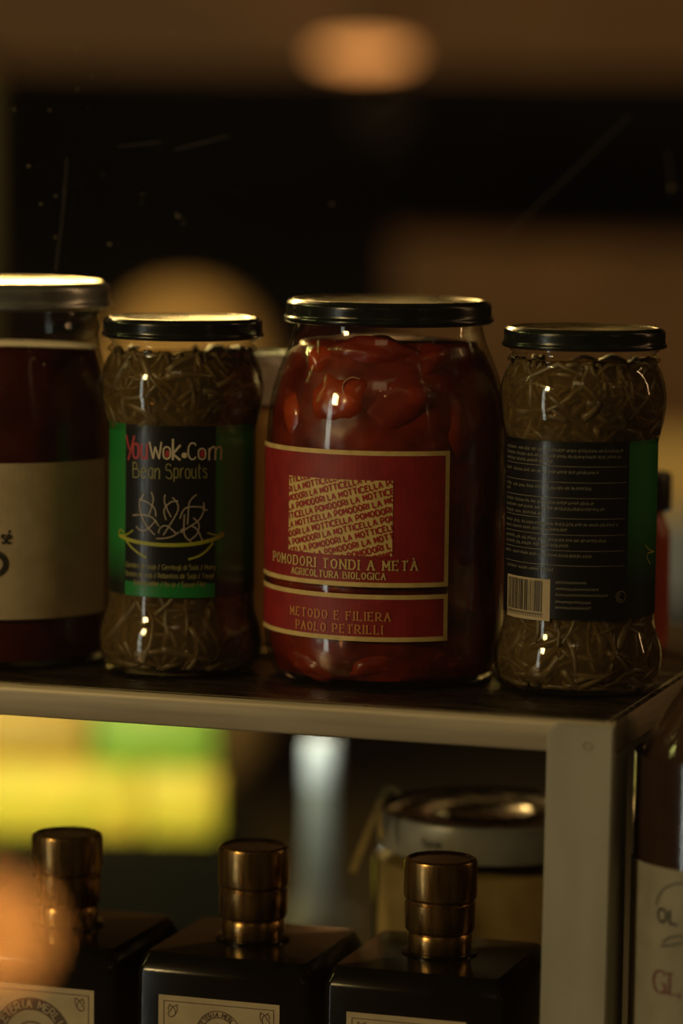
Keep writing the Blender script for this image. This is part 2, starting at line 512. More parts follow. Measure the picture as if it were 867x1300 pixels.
def ribbon(V, Fc, pts, wd, fmap, thin=1.0, keep=None, maxseg=None):
    """Adds a flat stroke to V, Fc; thin < 1 narrows horizontal strokes like a broad pen."""
    if maxseg:
        q = [pts[0]]
        for a, b in zip(pts, pts[1:]):
            n = max(1, int(math.dist(a, b) / maxseg))
            for k in range(1, n + 1):
                q.append((a[0] + (b[0] - a[0]) * k / n, a[1] + (b[1] - a[1]) * k / n))
        pts = q
    n = len(pts)
    L = []
    for i in range(n):
        a, b = pts[max(0, i - 1)], pts[min(n - 1, i + 1)]
        dx, dy = b[0] - a[0], b[1] - a[1]
        l = math.hypot(dx, dy) or 1e-9
        dx, dy = dx / l, dy / l
        w2 = wd / 2 * (thin + (1 - thin) * abs(dy))
        L.append(((pts[i][0] - dy * w2, pts[i][1] + dx * w2), (pts[i][0] + dy * w2, pts[i][1] - dx * w2)))
    for i in range(n - 1):
        q = (L[i][0], L[i][1], L[i + 1][1], L[i + 1][0])
        if keep:
            cx = sum(p[0] for p in q) / 4
            cy = sum(p[1] for p in q) / 4
            if not keep(cx, cy):
                continue
        b = len(V)
        V.extend(fmap(*p) for p in q)
        Fc.append((b, b + 1, b + 2, b + 3))


def text(V, Fc, s, u, v, h, fmap, wd=0.13, serif=False, thin=1.0, rot=0.0, gap=2.2, squeeze=1.0, fit=None, slant=0.0, keep=None, jit=0.0):
    """Writes s with its baseline at (u, v), cap height h; fit stretches it to a total width. Returns its width."""
    k = h / 7.0
    adv = 0
    for ch in s:
        adv += (glyph(ch)[1] if ch != ' ' else 2.0) + gap
    adv -= gap
    sx = (fit / (adv * k)) if fit else squeeze
    c_, s_ = math.cos(rot), math.sin(rot)
    x = 0
    for ch in s:
        st, gw = glyph(ch)
        jx, jy = rnd.uniform(-jit, jit), rnd.uniform(-jit, jit)

        def tr(p):
            px = (x + jx + p[0]) * k * sx + slant * (p[1] - 2) * k
            py = (p[1] - 2 + jy) * k
            return (u + px * c_ - py * s_, v + px * s_ + py * c_)
        for pts, sm in st:
            ribbon(V, Fc, [tr(p) for p in pts], wd * h, fmap, thin, keep, maxseg=h * 0.25)
            if serif and not sm and abs(pts[0][1] - pts[-1][1]) > 2:
                for e in (pts[0], pts[-1]):
                    if e[1] in (2.0, 9.0):
                        ribbon(V, Fc, [tr((e[0] - 1.5, e[1])), tr((e[0] + 1.5, e[1]))], wd * h * 0.6, fmap, 1, keep)
            elif serif and not sm and pts[0][1] == pts[-1][1] and pts[-1][0] > 4:
                e = pts[-1]
                ribbon(V, Fc, [tr((e[0], e[1] - 1.2)), tr((e[0], e[1] + 1.2))], wd * h * 0.5, fmap, 1, keep)
        x += (gw if ch != ' ' else 2.0) + gap
    return adv * k * sx


def rect_uv(V, Fc, u0, u1, v0, v1, fmap, n=1):
    for i in range(n):
        a = u0 + (u1 - u0) * i / n
        b = u0 + (u1 - u0) * (i + 1) / n
        k = len(V)
        V.extend([fmap(a, v0), fmap(b, v0), fmap(b, v1), fmap(a, v1)])
        Fc.append((k, k + 1, k + 2, k + 3))


def frame_uv(V, Fc, u0, u1, v0, v1, t, fmap, n=24):
    rect_uv(V, Fc, u0, u1, v0, v0 + t, fmap, n)
    rect_uv(V, Fc, u0, u1, v1 - t, v1, fmap, n)
    rect_uv(V, Fc, u0, u0 + t, v0 + t, v1 - t, fmap, 1)
    rect_uv(V, Fc, u1 - t, u1, v0 + t, v1 - t, fmap, 1)


def arc_pts(cx, cy, r, a0=0, a1=360, n=28, ry=None):
    ry = ry or r
    return [(cx + r * math.cos(R(a0 + (a1 - a0) * i / n)), cy + ry * math.sin(R(a0 + (a1 - a0) * i / n))) for i in range(n + 1)]


def cyl(Rr, off):
    """Map (arc length, height) onto a cylinder of radius Rr + off whose zero faces local -y."""
    def f(u, v):
        t = u / Rr
        return ((Rr + off) * math.sin(t), -(Rr + off) * math.cos(t), v)
    return f


class Jar:
    """A jar's frame: its place, its turn to the viewer, and pixel <-> surface measurements."""
    def __init__(s, name, px, py, label, cat='jar', group=None, z=0.0, turn=0.0):
        p = on_z(px, py, z)
        s.loc = p
        d = p - CAM
        s.rz = -math.atan2(d.x, d.y)
        s.S = px_scale(p + Vector((0, 0, 0.07)))
        s.o = empty(name, p, s.rz, label, cat, group)

    def z(s, py):
        return z_of(py, s.loc) - s.loc.z

    def r(s, px):
        return px / s.S

    def uv(s, px, py, Rr):
        d = ray(px, py)
        o_ = CAM - s.loc
        c_, s_ = math.cos(-s.rz), math.sin(-s.rz)
        ox, oy = o_.x * c_ - o_.y * s_, o_.x * s_ + o_.y * c_
        dx, dy = d.x * c_ - d.y * s_, d.x * s_ + d.y * c_
        a = dx * dx + dy * dy
        b = 2 * (ox * dx + oy * dy)
        c = ox * ox + oy * oy - Rr * Rr
        D = max(b * b - 4 * a * c, 0)
        t = (-b - math.sqrt(D)) / (2 * a)
        x, y = ox + dx * t, oy + dy * t
        return math.atan2(x, -y) * Rr, o_.z + d.z * t


def prnt(name, V, Fc, mt, parent):
    return mesh(name, V, Fc, mt, parent)


def lid(parent, r, z0, z1, side, top, seg=96, lugs=True, ring=0.80):
    """Twist-off lid: rolled bottom bead, skirt, rounded shoulder, raised ring and recessed panel."""
    h = z1 - z0
    b = r * 0.035
    prof = [(r * 0.90, z0 + b * 0.4), (r - b, z0), (r + b * 0.25, z0 + b * 0.6), (r + b * 0.25, z0 + b * 1.5), (r - b * 0.25, z0 + b * 2.2),
            (r - b * 0.3, z1 - h * 0.30), (r - b * 0.6, z1 - h * 0.14), (r - b * 1.6, z1 - h * 0.04), (r * 0.93, z1)]
    sk = lathe('lid', smooth_prof(prof, 3), side, parent, seg, sharp=80)
    tp = [(r * 0.93, z1), (r * 0.915, z1 + h * 0.02), (r * 0.89, z1 - h * 0.03), (r * 0.87, z1 - h * 0.09), (r * ring, z1 - h * 0.10), (r * (ring - .02), z1 - h * 0.06),
          (r * (ring - .05), z1 - h * 0.06), (r * (ring - .08), z1 - h * 0.11), (0, z1 - h * 0.11)]
    lathe('lid_panel', tp, top, sk, seg, sharp=80)
    return sk


# ------------------------------------------------------------------ room shell
def structure(o):
    o['kind'] = 'structure'
    return o


structure(box('floor', -3.0, 3.0, -4.2, 4.6, -1.02, -0.98, M['floor']))
structure(box('ceiling', -3.0, 3.0, -0.3, 4.6, 1.6, 1.65, M['plaster']))
structure(box('wall_back', -3.0, 3.0, 4.5, 4.6, -0.98, 1.6, M['plaster']))
structure(box('wall_left', -3.0, -2.9, -0.3, 4.5, -0.98, 1.6, M['plaster']))
structure(box('wall_right', 2.9, 3.0, -0.3, 4.5, -0.98, 1.6, M['plaster']))

# ------------------------------------------------------------------ shelf geometry (yawed)
corner = on_z(780, 917)
leftp = on_z(0, 867)
ex = (corner - leftp); ex.z = 0; ex.normalize()        # along the front edge, to the right
YAW = math.atan2(ex.y, ex.x)
shelf = empty('metal_shelf', (corner.x, corner.y, 0.0), YAW,
              'brushed steel shelf with folded front lip carrying the row of preserve jars', 'shelf')
# local frame: x runs right along the front edge (0 at the corner), y runs back
SX0, SD, LIP, T = -0.62, 0.29, 0.0133, 0.0012
zb = -0.2400                                             # lower board level


def lip_mesh():
    # folded plate: top sheet, rounded fold, front lip with an inward return
    prof = [(SD, 0), (0.0022, 0), (0.0008, -0.0004), (0.0, -0.0016), (0.0, -LIP + 0.0008), (0.0008, -LIP), (0.006, -LIP), (0.006, -LIP + T),
            (T, -LIP + T), (T, -T * 1.4), (0.0022, -T), (SD, -T)]
    return prof


prof = lip_mesh()
# top sheet and front lip as separate parts
top_v = [(SX0, 0.0020, -0.00005), (0, 0.0020, -0.00005), (0, SD, -0.00005), (SX0, SD, -0.00005)]
box('shelf_plate', SX0, -0.0010, 0.0016, SD, -T, 0.0, M['steel_top'], shelf, bev=0.0003)
v, f = [], []
fp = [(0.0032, 0.0001), (0.0022, -0.0001), (0.0012, -0.0006), (0.0005, -0.0013), (0.0001, -0.0022), (0.0, -0.0032), (0.0, -LIP + 0.0010), (0.0006, -LIP + 0.0002), (0.0014, -LIP), (0.006, -LIP),
      (0.006, -LIP + T), (T, -LIP + T), (T, -0.0032), (0.0032, -T)]
for x in (SX0, 0.0):
    v += [(x, a, b) for a, b in fp]
n = len(fp)
f = [(i, (i + 1) % n, n + (i + 1) % n, n + i) for i in range(n)] + [tuple(range(n))[::-1], tuple(range(n, 2 * n))]
autosmooth(mesh('front_lip', v, f, M['steel'], shelf), 50)
# right-hand side lip
v = []
for y in (0.0, SD):
    v += [(-a, y, b) for a, b in fp]
f = [(i, n + i, n + (i + 1) % n, (i + 1) % n) for i in range(n)] + [tuple(range(n)), tuple(range(n, 2 * n))[::-1]]
autosmooth(mesh('side_lip', v, f, M['steel'], shelf), 50)


def corner_leg(x_edge, yb, sgn, ztop):
    """L-section leg with a rounded outer top corner: a front face and a return along the side."""
    wd, th = 0.0262, 0.0022
    # front plate outline (x from the corner inwards)
    pts = []
    for a in range(0, 91, 15):
        pts.append((-wd + 0.006 - 0.006 * math.sin(R(90 - a)), ztop - 0.006 + 0.006 * math.sin(R(a))))
    # slightly raked so the plate narrows to the foot
    out = [(-wd - 0.0016, zb + 0.002)] + pts + [(0.0006, ztop), (-0.0012, zb + 0.002)]
    if sgn < 0:
        out = [(-x, z) for x, z in out]
    v = [(x_edge + x, yb - th, z) for x, z in out] + [(x_edge + x, yb - 0.0003, z) for x, z in out]
    m_ = len(out)
    f = [tuple(range(m_)), tuple(range(m_, 2 * m_))[::-1]] + [(i, m_ + i, m_ + (i + 1) % m_, (i + 1) % m_) for i in range(m_)]
    bm = bmesh.new()
    me = bpy.data.meshes.new('t'); me.from_pydata(v, [], f); bm.from_mesh(me); bpy.data.meshes.remove(me)
    bmesh.ops.recalc_face_normals(bm, faces=bm.faces)
    bmesh.ops.bevel(bm, geom=[e for e in bm.edges if abs(e.verts[0].co.y - (yb - th)) < 1e-5 and abs(e.verts[1].co.y - (yb - th)) < 1e-5],
                    offset=0.0008, segments=3, affect='EDGES')
    lg = from_bm('leg', bm, M['steel_leg'], shelf)
    autosmooth(lg, 40)
    return lg


lg = corner_leg(0.0, 0.0, 1, -0.0012)
box('leg_return', -0.0020, 0.0004, 0.0, 0.022, zb + 0.002, -0.0135, M['steel_leg'], lg, bev=0.0003)
lathe('rivet', [(0.0, -0.0003), (0.0011, -0.0002), (0.0016, 0.0), (0.0016, 0.0004)], M['steel'], lg, 16).matrix_local = \
    Matrix.Translation((-0.0098, -0.0022, -0.0095)) @ Matrix.Rotation(R(-90), 4, 'X').inverted()
l2 = corner_leg(SX0, 0.0, -1, -0.0012)
for xx in (SX0, -0.022):
    box('leg', xx, xx + 0.022, SD - 0.002, SD, zb + 0.002, -T, M['steel_leg'], shelf, bev=0.0004)
box('lower_plate', SX0, -0.004, 0.003, SD, zb, zb + 0.002, M['steel_top'], shelf, bev=0.0003)


def sh(x, y, z=0.0):
    """Shelf-frame point to world."""
    return shelf.matrix_basis @ Vector((x, y, z))


def shl(p):
    return shelf.matrix_basis.inverted() @ Vector(p)


# counter the shelf stands on, along the window
ct = empty('display_counter', (corner.x, corner.y, zb), YAW, 'dark counter under the steel shelf, mostly out of view', 'counter')
box('counter_slab', -1.1, 0.75, -0.035, 0.28, -0.03, 0.0, M['counter'], ct, bev=0.002)
box('counter_body', -1.08, 0.73, -0.01, 0.27, -0.98 - zb, -0.03, M['dark_wood'], ct)

# ------------------------------------------------------------------ window pane with dust and scratches
pane = structure(box('window_1', -1.0, 0.9, -0.054, -0.050, zb - 0.03, 1.1, M['pane'], None, loc=(corner.x, corner.y, 0), rz=YAW))
V, Fc = [], []
pinv = Matrix.Translation((-corner.x, -corner.y, 0))


def pane_at(px, py):
    """Pane-local x, z of the point where the line of sight crosses the glass."""
    mi = (Matrix.Translation((corner.x, corner.y, 0)) @ Matrix.Rotation(YAW, 4, 'Z')).inverted()
    o_ = mi @ CAM
    d = mi.to_3x3() @ ray(px, py)
    t = (-0.0545 - o_.y) / d.y
    p = o_ + d * t
    return p.x, p.z


specks = [(421, 259, 2.2), (225, 275, 2.4), (233, 284, 1.6), (70, 301, 2.4), (139, 310, 2.6), (52, 259, 2.6), (98, 113, 2.0), (117, 97, 1.6),
          (96, 61, 1.8), (125, 50, 1.6), (853, 238, 2.8), (700, 338, 2.2), (674, 276, 1.8), (18, 139, 2.2), (36, 211, 2.2), (71, 249, 2.0),
          (181, 247, 1.6), (80, 242, 1.8), (131, 222, 1.5), (63, 140, 1.5), (252, 48, 1.5), (200, 190, 1.2), (180, 257, 1.4), (103, 53, 1.5),
          (250, 935, 2.0), (58, 1040, 1.5), (763, 355, 1.5), (651, 40, 1.3), (300, 245, 1.2), (513, 264, 1.2)]
for _ in range(70):
    specks.append((rnd.uniform(0, 867), rnd.uniform(0, 560), rnd.uniform(0.5, 1.1)))
for px, py, r_ in specks:
    x, z = pane_at(px, py)
    n = 7
    b = len(V)
    a0 = rnd.uniform(0, 6.3)
    st = rnd.uniform(1.0, 1.9)
    for k in range(n):
        a = a0 + 2 * math.pi * k / n
        rr = r_ * 0.00015 * rnd.uniform(0.6, 1.1)
        V.append((x + rr * math.cos(a) * st, -0.0546, z + rr * math.sin(a)))
    V.append((x, -0.0548, z))
    for k in range(n):
        Fc.append((b + k, b + (k + 1) % n, b + n))
dz = mesh('dust', V, Fc, M['dust'], pane)
dz['kind'] = 'stuff'
V, Fc = [], []
for (x0, y0), (x1, y1), wpx in (((85, 200), (70, 345), .5), ((222, 190), (290, 172), .5), ((640, 300), (800, 145), .5), ((211, 38), (223, 44), 1.2),
                                ((222, 271), (228, 277), 1.2), ((150, 186), (205, 180), .4), ((475, 150), (512, 128), .4), ((160, 545), (220, 500), .4),
                                ((846, 190), (850, 245), .5), ((485, 345), (520, 338), .4)):
    a, b = pane_at(x0, y0), pane_at(x1, y1)
    mid = ((a[0] + b[0]) / 2 + 0.0006, (a[1] + b[1]) / 2)
    ribbon(V, Fc, smooth_prof([a, mid, b], 6), wpx * 0.00022, lambda u, v_: (u, -0.0546, v_))
ss = mesh('scratch', V, Fc, M['scratch'], pane)
ss['kind'] = 'stuff'


# ------------------------------------------------------------------ bean sprout jars
def bean_profile(J, k):
    """Waisted jar outline; k scales the measured pixels of the right-hand jar onto this one."""
    H = {}
    b = 873.0
    rows = [(84, 0), (92, 3), (100, 12), (105.5, 25), (107, 42), (105, 56), (101, 68), (97.5, 78), (95.8, 88), (95.6, 100), (95.6, 305),
            (96.2, 314), (99, 325), (103, 342), (105.2, 358), (105.5, 372), (103, 388), (99, 400), (95.5, 407), (92.6, 411), (93.2, 413), (96.8, 415), (96.8, 418),
            (93.0, 420.5), (91.5, 423), (91.5, 426), (95.0, 428), (95.0, 431), (92.0, 434)]
    return rows


def z_px(n):                       # pixels above the base at the right-hand jar -> metres
    return n / 3095.0


def sprouts(parent, rmax, seed, n=330):
    """Tangle of thin pale stalks pressed against the inside of the glass."""
    rr = random.Random(seed)
    v, f = [], []
    for i in range(n):
        a = rr.uniform(-2.6, 2.6) - math.pi / 2
        z = rr.choice([rr.uniform(0.004, 0.038), rr.uniform(0.10, 0.132), rr.uniform(0.004, 0.132)])
        L = rr.uniform(0.018, 0.045)
        th = rr.uniform(-1.4, 1.4) + rr.choice([0, 0, 1.2])
        bend = rr.uniform(-70, 70)
        depth = rr.uniform(0.0, 0.004)
        pts = []
        nn = 9
        s = L / nn
        for k in range(nn + 1):
            rad = rmax(z) - 0.0020 - depth * (0.5 + 0.5 * math.sin(k * 0.7 + i))
            pts.append((rad * math.cos(a), rad * math.sin(a), z))
            th += bend * s
            a += math.cos(th) * s / max(rad, 0.01)
            z += math.sin(th) * s
            if z < 0.0045: z = 0.0045; th = -th * 0.5
            if z > 0.134: z = 0.134; th = -th
        tube_geo(v, f, pts, rr.uniform(0.0012, 0.0021), 6, rr.uniform(0.0007, 0.0014))
    o = mesh('bean_sprouts', v, f, M['sprout'], parent, smooth=True)
    o['kind'] = 'stuff'
    o['label'] = 'pale tangled bean sprouts inside the jar'
    return o


def bean_jar(name, px, py, label):
    J = Jar(name, px, py, label, 'jar', 'bean sprout jars on the steel shelf')
    rows = [(r / 3120.0, z_px(h)) for r, h in bean_profile(J, 1)]
    J.prof = rows
    J.R = 95.6 / 3120.0
    body = lathe('glass_body', [(0, 0.0012), (0.020, 0.0010), (0.0245, 0.0)] + rows, M['jar_glass'], J.o, 96, sharp=80)
    lathe('glass_base', [(0, 0.0016), (0.019, 0.0016), (0.0255, 0.0008), (0.0285, 0.0014), (0.0300, 0.0032), (0.0270, 0.0040), (0, 0.0040)], M['jar_glass'], body, 64, sharp=80)

    def rmax(z):
        for (r0, z0), (r1, z1) in zip(rows, rows[1:]):
            if z0 <= z <= z1:
                return r0 + (r1 - r0) * (z - z0) / max(z1 - z0, 1e-6)
        return rows[0][0] if z < rows[0][1] else rows[-1][0]
    core = [(0, 0.0046)] + [(rmax(z) - 0.0040, z) for z in [0.0046 + i * 0.0046 for i in range(28)]] + [(0, 0.1325)]
    br = lathe('brine', core, M['brine'], J.o, 48, sharp=80, wob=lambda a, z, r: 0.0012 * noise.noise(Vector((r * math.cos(a) * 150, r * math.sin(a) * 150, z * 150))))
    sprouts(J.o, rmax, int(px), 420)
    lathe('cloudy_liquid', [(0, 0.0042), (rmax(0.0042) - 0.004, 0.0042)] + [(rmax(z) - 0.0009, z) for z in [0.0065 + i * 0.0045 for i in range(29)]] + [(0, 0.1335)], M['cloudy_brine'], br, 64, sharp=80)
    lid(J.o, 103.3 / 3120.0, z_px(431), z_px(457), M['black_lid'], M['black_lit_top'])
    return J


# --- left: front of the label
JL = bean_jar('bean_sprout_jar', 229, 849, 'bean sprout jar with a bowl drawn on its label, left of the tomato jar')
Rb = JL.R
u0, _ = JL.uv(139, 650, Rb)
zt = JL.uv(229, 541, Rb)[1]
zbm = JL.uv(229, 759, Rb)[1]
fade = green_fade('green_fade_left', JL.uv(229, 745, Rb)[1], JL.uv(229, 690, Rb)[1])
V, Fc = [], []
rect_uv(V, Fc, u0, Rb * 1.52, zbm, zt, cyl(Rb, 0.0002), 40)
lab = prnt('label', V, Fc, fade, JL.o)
lab['label'] = 'black and green paper label with a drawing of sprouts in a bowl'
V, Fc = [], []
uc0, uc1 = JL.uv(160, 650, Rb)[0], JL.uv(273, 650, Rb)[0]
zgreen = JL.uv(229, 741, Rb)[1]
rect_uv(V, Fc, uc0, uc1, zgreen, zt, cyl(Rb, 0.00032), 24)
prnt('black_panel', V, Fc, M['black_paper'], lab)
V, Fc = [], []
rect_uv(V, Fc, uc0, uc1, zbm, zgreen, cyl(Rb, 0.00032), 24)
prnt('green_band', V, Fc, M['green_paper'], lab)
fm = cyl(Rb, 0.00045)


def wr(J, Rr, s, x0, x1, y, hpx, V, Fc, fm, **kw):
    """Write s so that it spans photo columns x0..x1 with its baseline at row y."""
    a, za = J.uv(x0, y, Rr)
    b, _ = J.uv(x1, y, Rr)
    zc = J.uv((x0 + x1) / 2, y, Rr)[1]
    text(V, Fc, s, a, zc, hpx / J.S * 1.015, fm, fit=b - a, **kw)


V, Fc = [], []
wr(JL, Rb, 'Y', 159, 169, 584, 31, V, Fc, fm, wd=0.09, slant=0.1)
wr(JL, Rb, 'ou', 170, 187, 582, 26, V, Fc, fm, wd=0.11)
prnt('lettering', V, Fc, M['crimson_print'], lab)
V, Fc = [], []
wr(JL, Rb, 'W', 190, 205, 582.5, 21, V, Fc, fm, wd=0.095)
wr(JL, Rb, 'o', 208, 216.5, 582.5, 21, V, Fc, fm, wd=0.095)
wr(JL, Rb, 'k', 219.5, 229, 584, 26, V, Fc, fm, wd=0.10)
wr(JL, Rb, 'C', 239, 248, 582.5, 19, V, Fc, fm, wd=0.095)
wr(JL, Rb, 'o', 252, 260.5, 583, 19, V, Fc, fm, wd=0.095)
wr(JL, Rb, 'm', 265, 280, 584, 21, V, Fc, fm, wd=0.11)
a, b = JL.uv(234, 578, Rb)
ribbon(V, Fc, arc_pts(a, b, 0.0006, n=10), 0.0012, fm)
prnt('lettering', V, Fc, M['white_print'], lab)
V, Fc = [], []
for x in (212.5, 256.5):
    a, b = JL.uv(x, 576, Rb)
    k = len(V)
    V += [fm(*p) for p in arc_pts(a, b, 0.0009, n=10, ry=0.0016)[:-1]]
    Fc.append(tuple(range(k, k + 10)))
prnt('letter_fill', V, Fc, M['crimson_print'], lab)
V, Fc = [], []
wr(JL, Rb, 'Bean', 170, 203, 607, 18, V, Fc, fm, wd=0.075, jit=0.15)
wr(JL, Rb, 'Sprouts', 211, 262, 607, 17, V, Fc, fm, wd=0.075, jit=0.15)
prnt('lettering', V, Fc, M['olive_print'], lab)


def draw(J, Rr, V, Fc, fm, pts, wpx):
    q = [J.uv(x, y, Rr) for x, y in pts]
    ribbon(V, Fc, smooth_prof(q, 5), wpx / J.S, fm)


def zl(p):       # from the 867-wide crop [145,610,300,770] to photo pixels
    return [(145 + x / 5.594, 610 + y / 5.594) for x, y in p]


V, Fc = [], []
for p in ([(215, 95), (185, 150), (190, 220), (225, 310), (290, 385)], [(265, 80), (280, 130), (265, 200), (248, 245)],
          [(180, 133), (240, 155), (290, 200), (298, 255)], [(135, 246), (210, 243), (275, 265), (320, 325)], [(160, 325), (190, 352), (240, 345), (300, 280)],
          [(362, 100), (358, 150), (380, 210), (405, 258)], [(455, 145), (400, 155), (355, 210), (370, 280)], [(415, 120), (450, 165), (445, 230), (350, 388)],
          [(300, 412), (370, 408), (420, 392), (460, 365)], [(315, 375), (330, 335), (375, 322), (440, 375)], [(582, 98), (535, 150), (525, 230), (520, 310)],
          [(640, 190), (560, 185), (500, 200), (465, 270)], [(632, 155), (635, 210), (600, 280), (530, 330), (470, 370)],
          [(498, 240), (495, 320), (500, 390), (545, 435)], [(560, 265), (600, 310), (585, 380), (540, 420)], [(545, 320), (590, 350), (625, 430)],
          [(625, 200), (660, 212)], [(500, 330), (470, 360)]):
    draw(JL, Rb, V, Fc, fm, zl(p), 1.5)
prnt('drawing', V, Fc, M['sprout_print'], lab)
V, Fc = [], []
for p, w_ in (([(40, 385), (110, 420), (240, 448), (400, 458), (560, 450), (690, 420), (770, 385)], 4.6), ([(80, 405), (120, 465), (170, 510), (232, 548)], 2.6),
              ([(700, 438), (660, 490), (600, 535), (525, 560)], 2.6), ([(140, 352), (90, 385), (50, 385), (38, 360), (60, 350), (80, 378)], 1.6),
              ([(660, 370), (710, 385), (765, 390), (770, 372), (740, 372)], 1.6)):
    draw(JL, Rb, V, Fc, fm, zl(p), w_)
prnt('bowl_drawing', V, Fc, M['bowl_print'], lab)
V, Fc = [], []
wr(JL, Rb, 'Germes de soja / Germogli di Soia / Mung', 161, 272, 723, 5.8, V, Fc, fm, wd=0.14)
wr(JL, Rb, 'Brotes de soja / Rebentos de Soja / Taugé', 161, 271, 734, 5.8, V, Fc, fm, wd=0.14)
wr(JL, Rb, 'Bönegroddar / Itu ja / Soyun Filizi', 171, 260, 744.5, 5.8, V, Fc, fm, wd=0.14)
prnt('small_print', V, Fc, M['olive_print'], lab)

# --- right: back of the label
JR = bean_jar('bean_sprout_jar', 733, 873, 'bean sprout jar with barcode and small print, right of the tomato jar')
u0, _ = JR.uv(641, 650, Rb)
zt = JR.uv(735, 561, Rb)[1]
zbm = JR.uv(735, 787, Rb)[1]
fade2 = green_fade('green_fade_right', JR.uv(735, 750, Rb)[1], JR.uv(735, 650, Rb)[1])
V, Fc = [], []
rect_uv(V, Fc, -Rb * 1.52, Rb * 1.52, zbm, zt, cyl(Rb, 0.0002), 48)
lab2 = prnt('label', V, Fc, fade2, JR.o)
lab2['label'] = 'black paper label covered in rows of tiny print with a green edge'
V, Fc = [], []
rect_uv(V, Fc, -Rb * 1.50, JR.uv(797, 650, Rb)[0], zbm, zt, cyl(Rb, 0.00032), 40)
prnt('black_panel', V, Fc, M['black_paper'], lab2)
V, Fc = [], []
yy = lambda y: 550 + y / 4.229           # rows of crop [635,550,840,730]
xx_ = lambda x: 635 + x / 4.229
lines = [(95, 650, 40), (127, 640, 40), (157, 285, 40), (212, 520, 40), (297, 500, 40), (322, 60, 40), (377, 500, 40), (408, 560, 40), (440, 230, 40),
         (492, 630, 40), (522, 360, 40), (577, 570, 40), (607, 370, 40), (660, 500, 40), (740, 290, 50)]
for y, xe, xs in lines:
    x = xs
    v0 = JR.uv(735, yy(y), Rb)[1]
    while x < xe:
        wl = rnd.uniform(18, 55)
        pts = []
        k = 0
        xx2 = x
        while xx2 < min(x + wl, xe):
            a = JR.uv(xx_(xx2), 650, Rb)[0]
            pts.append((a, v0 + (0.0006 if k % 2 else -0.0006) * rnd.uniform(0.5, 1.2)))
            xx2 += 4.5
            k += 1
        if len(pts) > 1:
            ribbon(V, Fc, pts, 0.00042, fm)
        x += wl + 8
prnt('small_print', V, Fc, M['grey_print'], lab2)
V, Fc = [], []
for y in (182, 268, 352, 462, 550, 635, 715):
    v0 = JR.uv(735, yy(y), Rb)[1]
    rect_uv(V, Fc, JR.uv(xx_(40), 650, Rb)[0], JR.uv(xx_(670), 650, Rb)[0], v0, v0 + 0.00022, fm, 20)
prnt('ruled_lines', V, Fc, M['grey_print'], lab2)
V, Fc = [], []
y4 = lambda y: 700 + y / 4.229
for y, xe, xs in ((170, 465, 300), (205, 530, 300), (237, 580, 300), (275, 490, 300), (305, 490, 300)):
    v0 = JR.uv(735, y4(y), Rb)[1]
    pts = []
    x = xs
    k = 0
    while x < xe:
        a = JR.uv(xx_(x), 750, Rb)[0]
        pts.append((a, v0 + (0.0005 if k % 2 else -0.0005) * rnd.uniform(0.4, 1.2)))
        x += 5; k += 1
    ribbon(V, Fc, pts, 0.0004, fm)
ca, cb = JR.uv(xx_(645), y4(243), Rb)
ribbon(V, Fc, arc_pts(ca, cb, 0.0022, 30, 380, 24), 0.0004, fm)
ribbon(V, Fc, arc_pts(ca, cb, 0.0013, 100, 300, 16), 0.0005, fm)
prnt('address_print', V, Fc, M['grey_print'], lab2)
# barcode
V, Fc = [], []
bu0, bu1 = JR.uv(645.5, 760, Rb)[0], JR.uv(698.5, 760, Rb)[0]
bz1, bz0 = JR.uv(672, 733, Rb)[1], JR.uv(672, 786, Rb)[1]
rect_uv(V, Fc, bu0, bu1, bz0, bz1, cyl(Rb, 0.00045), 10)
bc = prnt('barcode', V, Fc, M['cream'], lab2)
V, Fc = [], []
x = bu0 + 0.0012
e = JR.uv(690, 760, Rb)[0]
zlo = JR.uv(672, 775, Rb)[1]
while x < e:
    t_ = rnd.choice([0.00022, 0.00034, 0.0005])
    rect_uv(V, Fc, x, x + t_, zlo, bz1 - 0.0008, cyl(Rb, 0.0006), 1)
    x += t_ + rnd.choice([0.0003, 0.0004, 0.0006])
k = bu0 + 0.0010
while k < e:                          # row of tiny figures under the bars
    ribbon(V, Fc, arc_pts(k + 0.0004, zlo - 0.0013, 0.0004, 0, 300, 8, ry=0.0008), 0.00025, cyl(Rb, 0.0006))
    k += 0.00125
o = prnt('barcode_bars', V, Fc, M['ink'], lab2)
# curl of the bowl drawing coming round the edge
V, Fc = [], []
draw(JR, Rb, V, Fc, fm, [(818, 692), (823, 698), (829, 700), (822, 702), (820, 708), (824, 716)], 1.6)
prnt('bowl_drawing', V, Fc, M['bowl_print'], lab2)

# ------------------------------------------------------------------ big tomato jar
JT = Jar('tomato_jar', 487.5, 856, 'big black-lidded jar of halved tomatoes in sauce with a dark red label', 'jar')
S = JT.S
rows_px = [(120, 868.5), (131, 867), (139, 863), (146, 853), (150.5, 838), (153, 815), (154, 790), (154, 600), (153.2, 570), (151.5, 545), (148.5, 522), (144.5, 502),
           (138.5, 483), (132.5, 468), (127, 455), (122.5, 443), (119.5, 431), (118, 422), (118, 417), (120.5, 414.5), (120.5, 411.5), (118, 409), (118, 403)]
zbase = JT.z(858)
rows = [(r / S, max(0.0, JT.z(y) - JT.z(868.5))) for r, y in rows_px]
RT = 154 / S
body = lathe('glass_body', [(0, 0.003), (0.034, 0.002), (0.037, 0.0)] + rows, M['jar_glass'], JT.o, 120, sharp=80)
inner = [(r - 0.0010, z) for r, z in rows[1:] if z > 0.003]


def r_in(z):
    for (r0, z0), (r1, z1) in zip(inner, inner[1:]):
        if z0 <= z <= z1:
            return r0 + (r1 - r0) * (z - z0) / max(z1 - z0, 1e-6)
    return inner[0][0] if z < inner[0][1] else inner[-1][0]


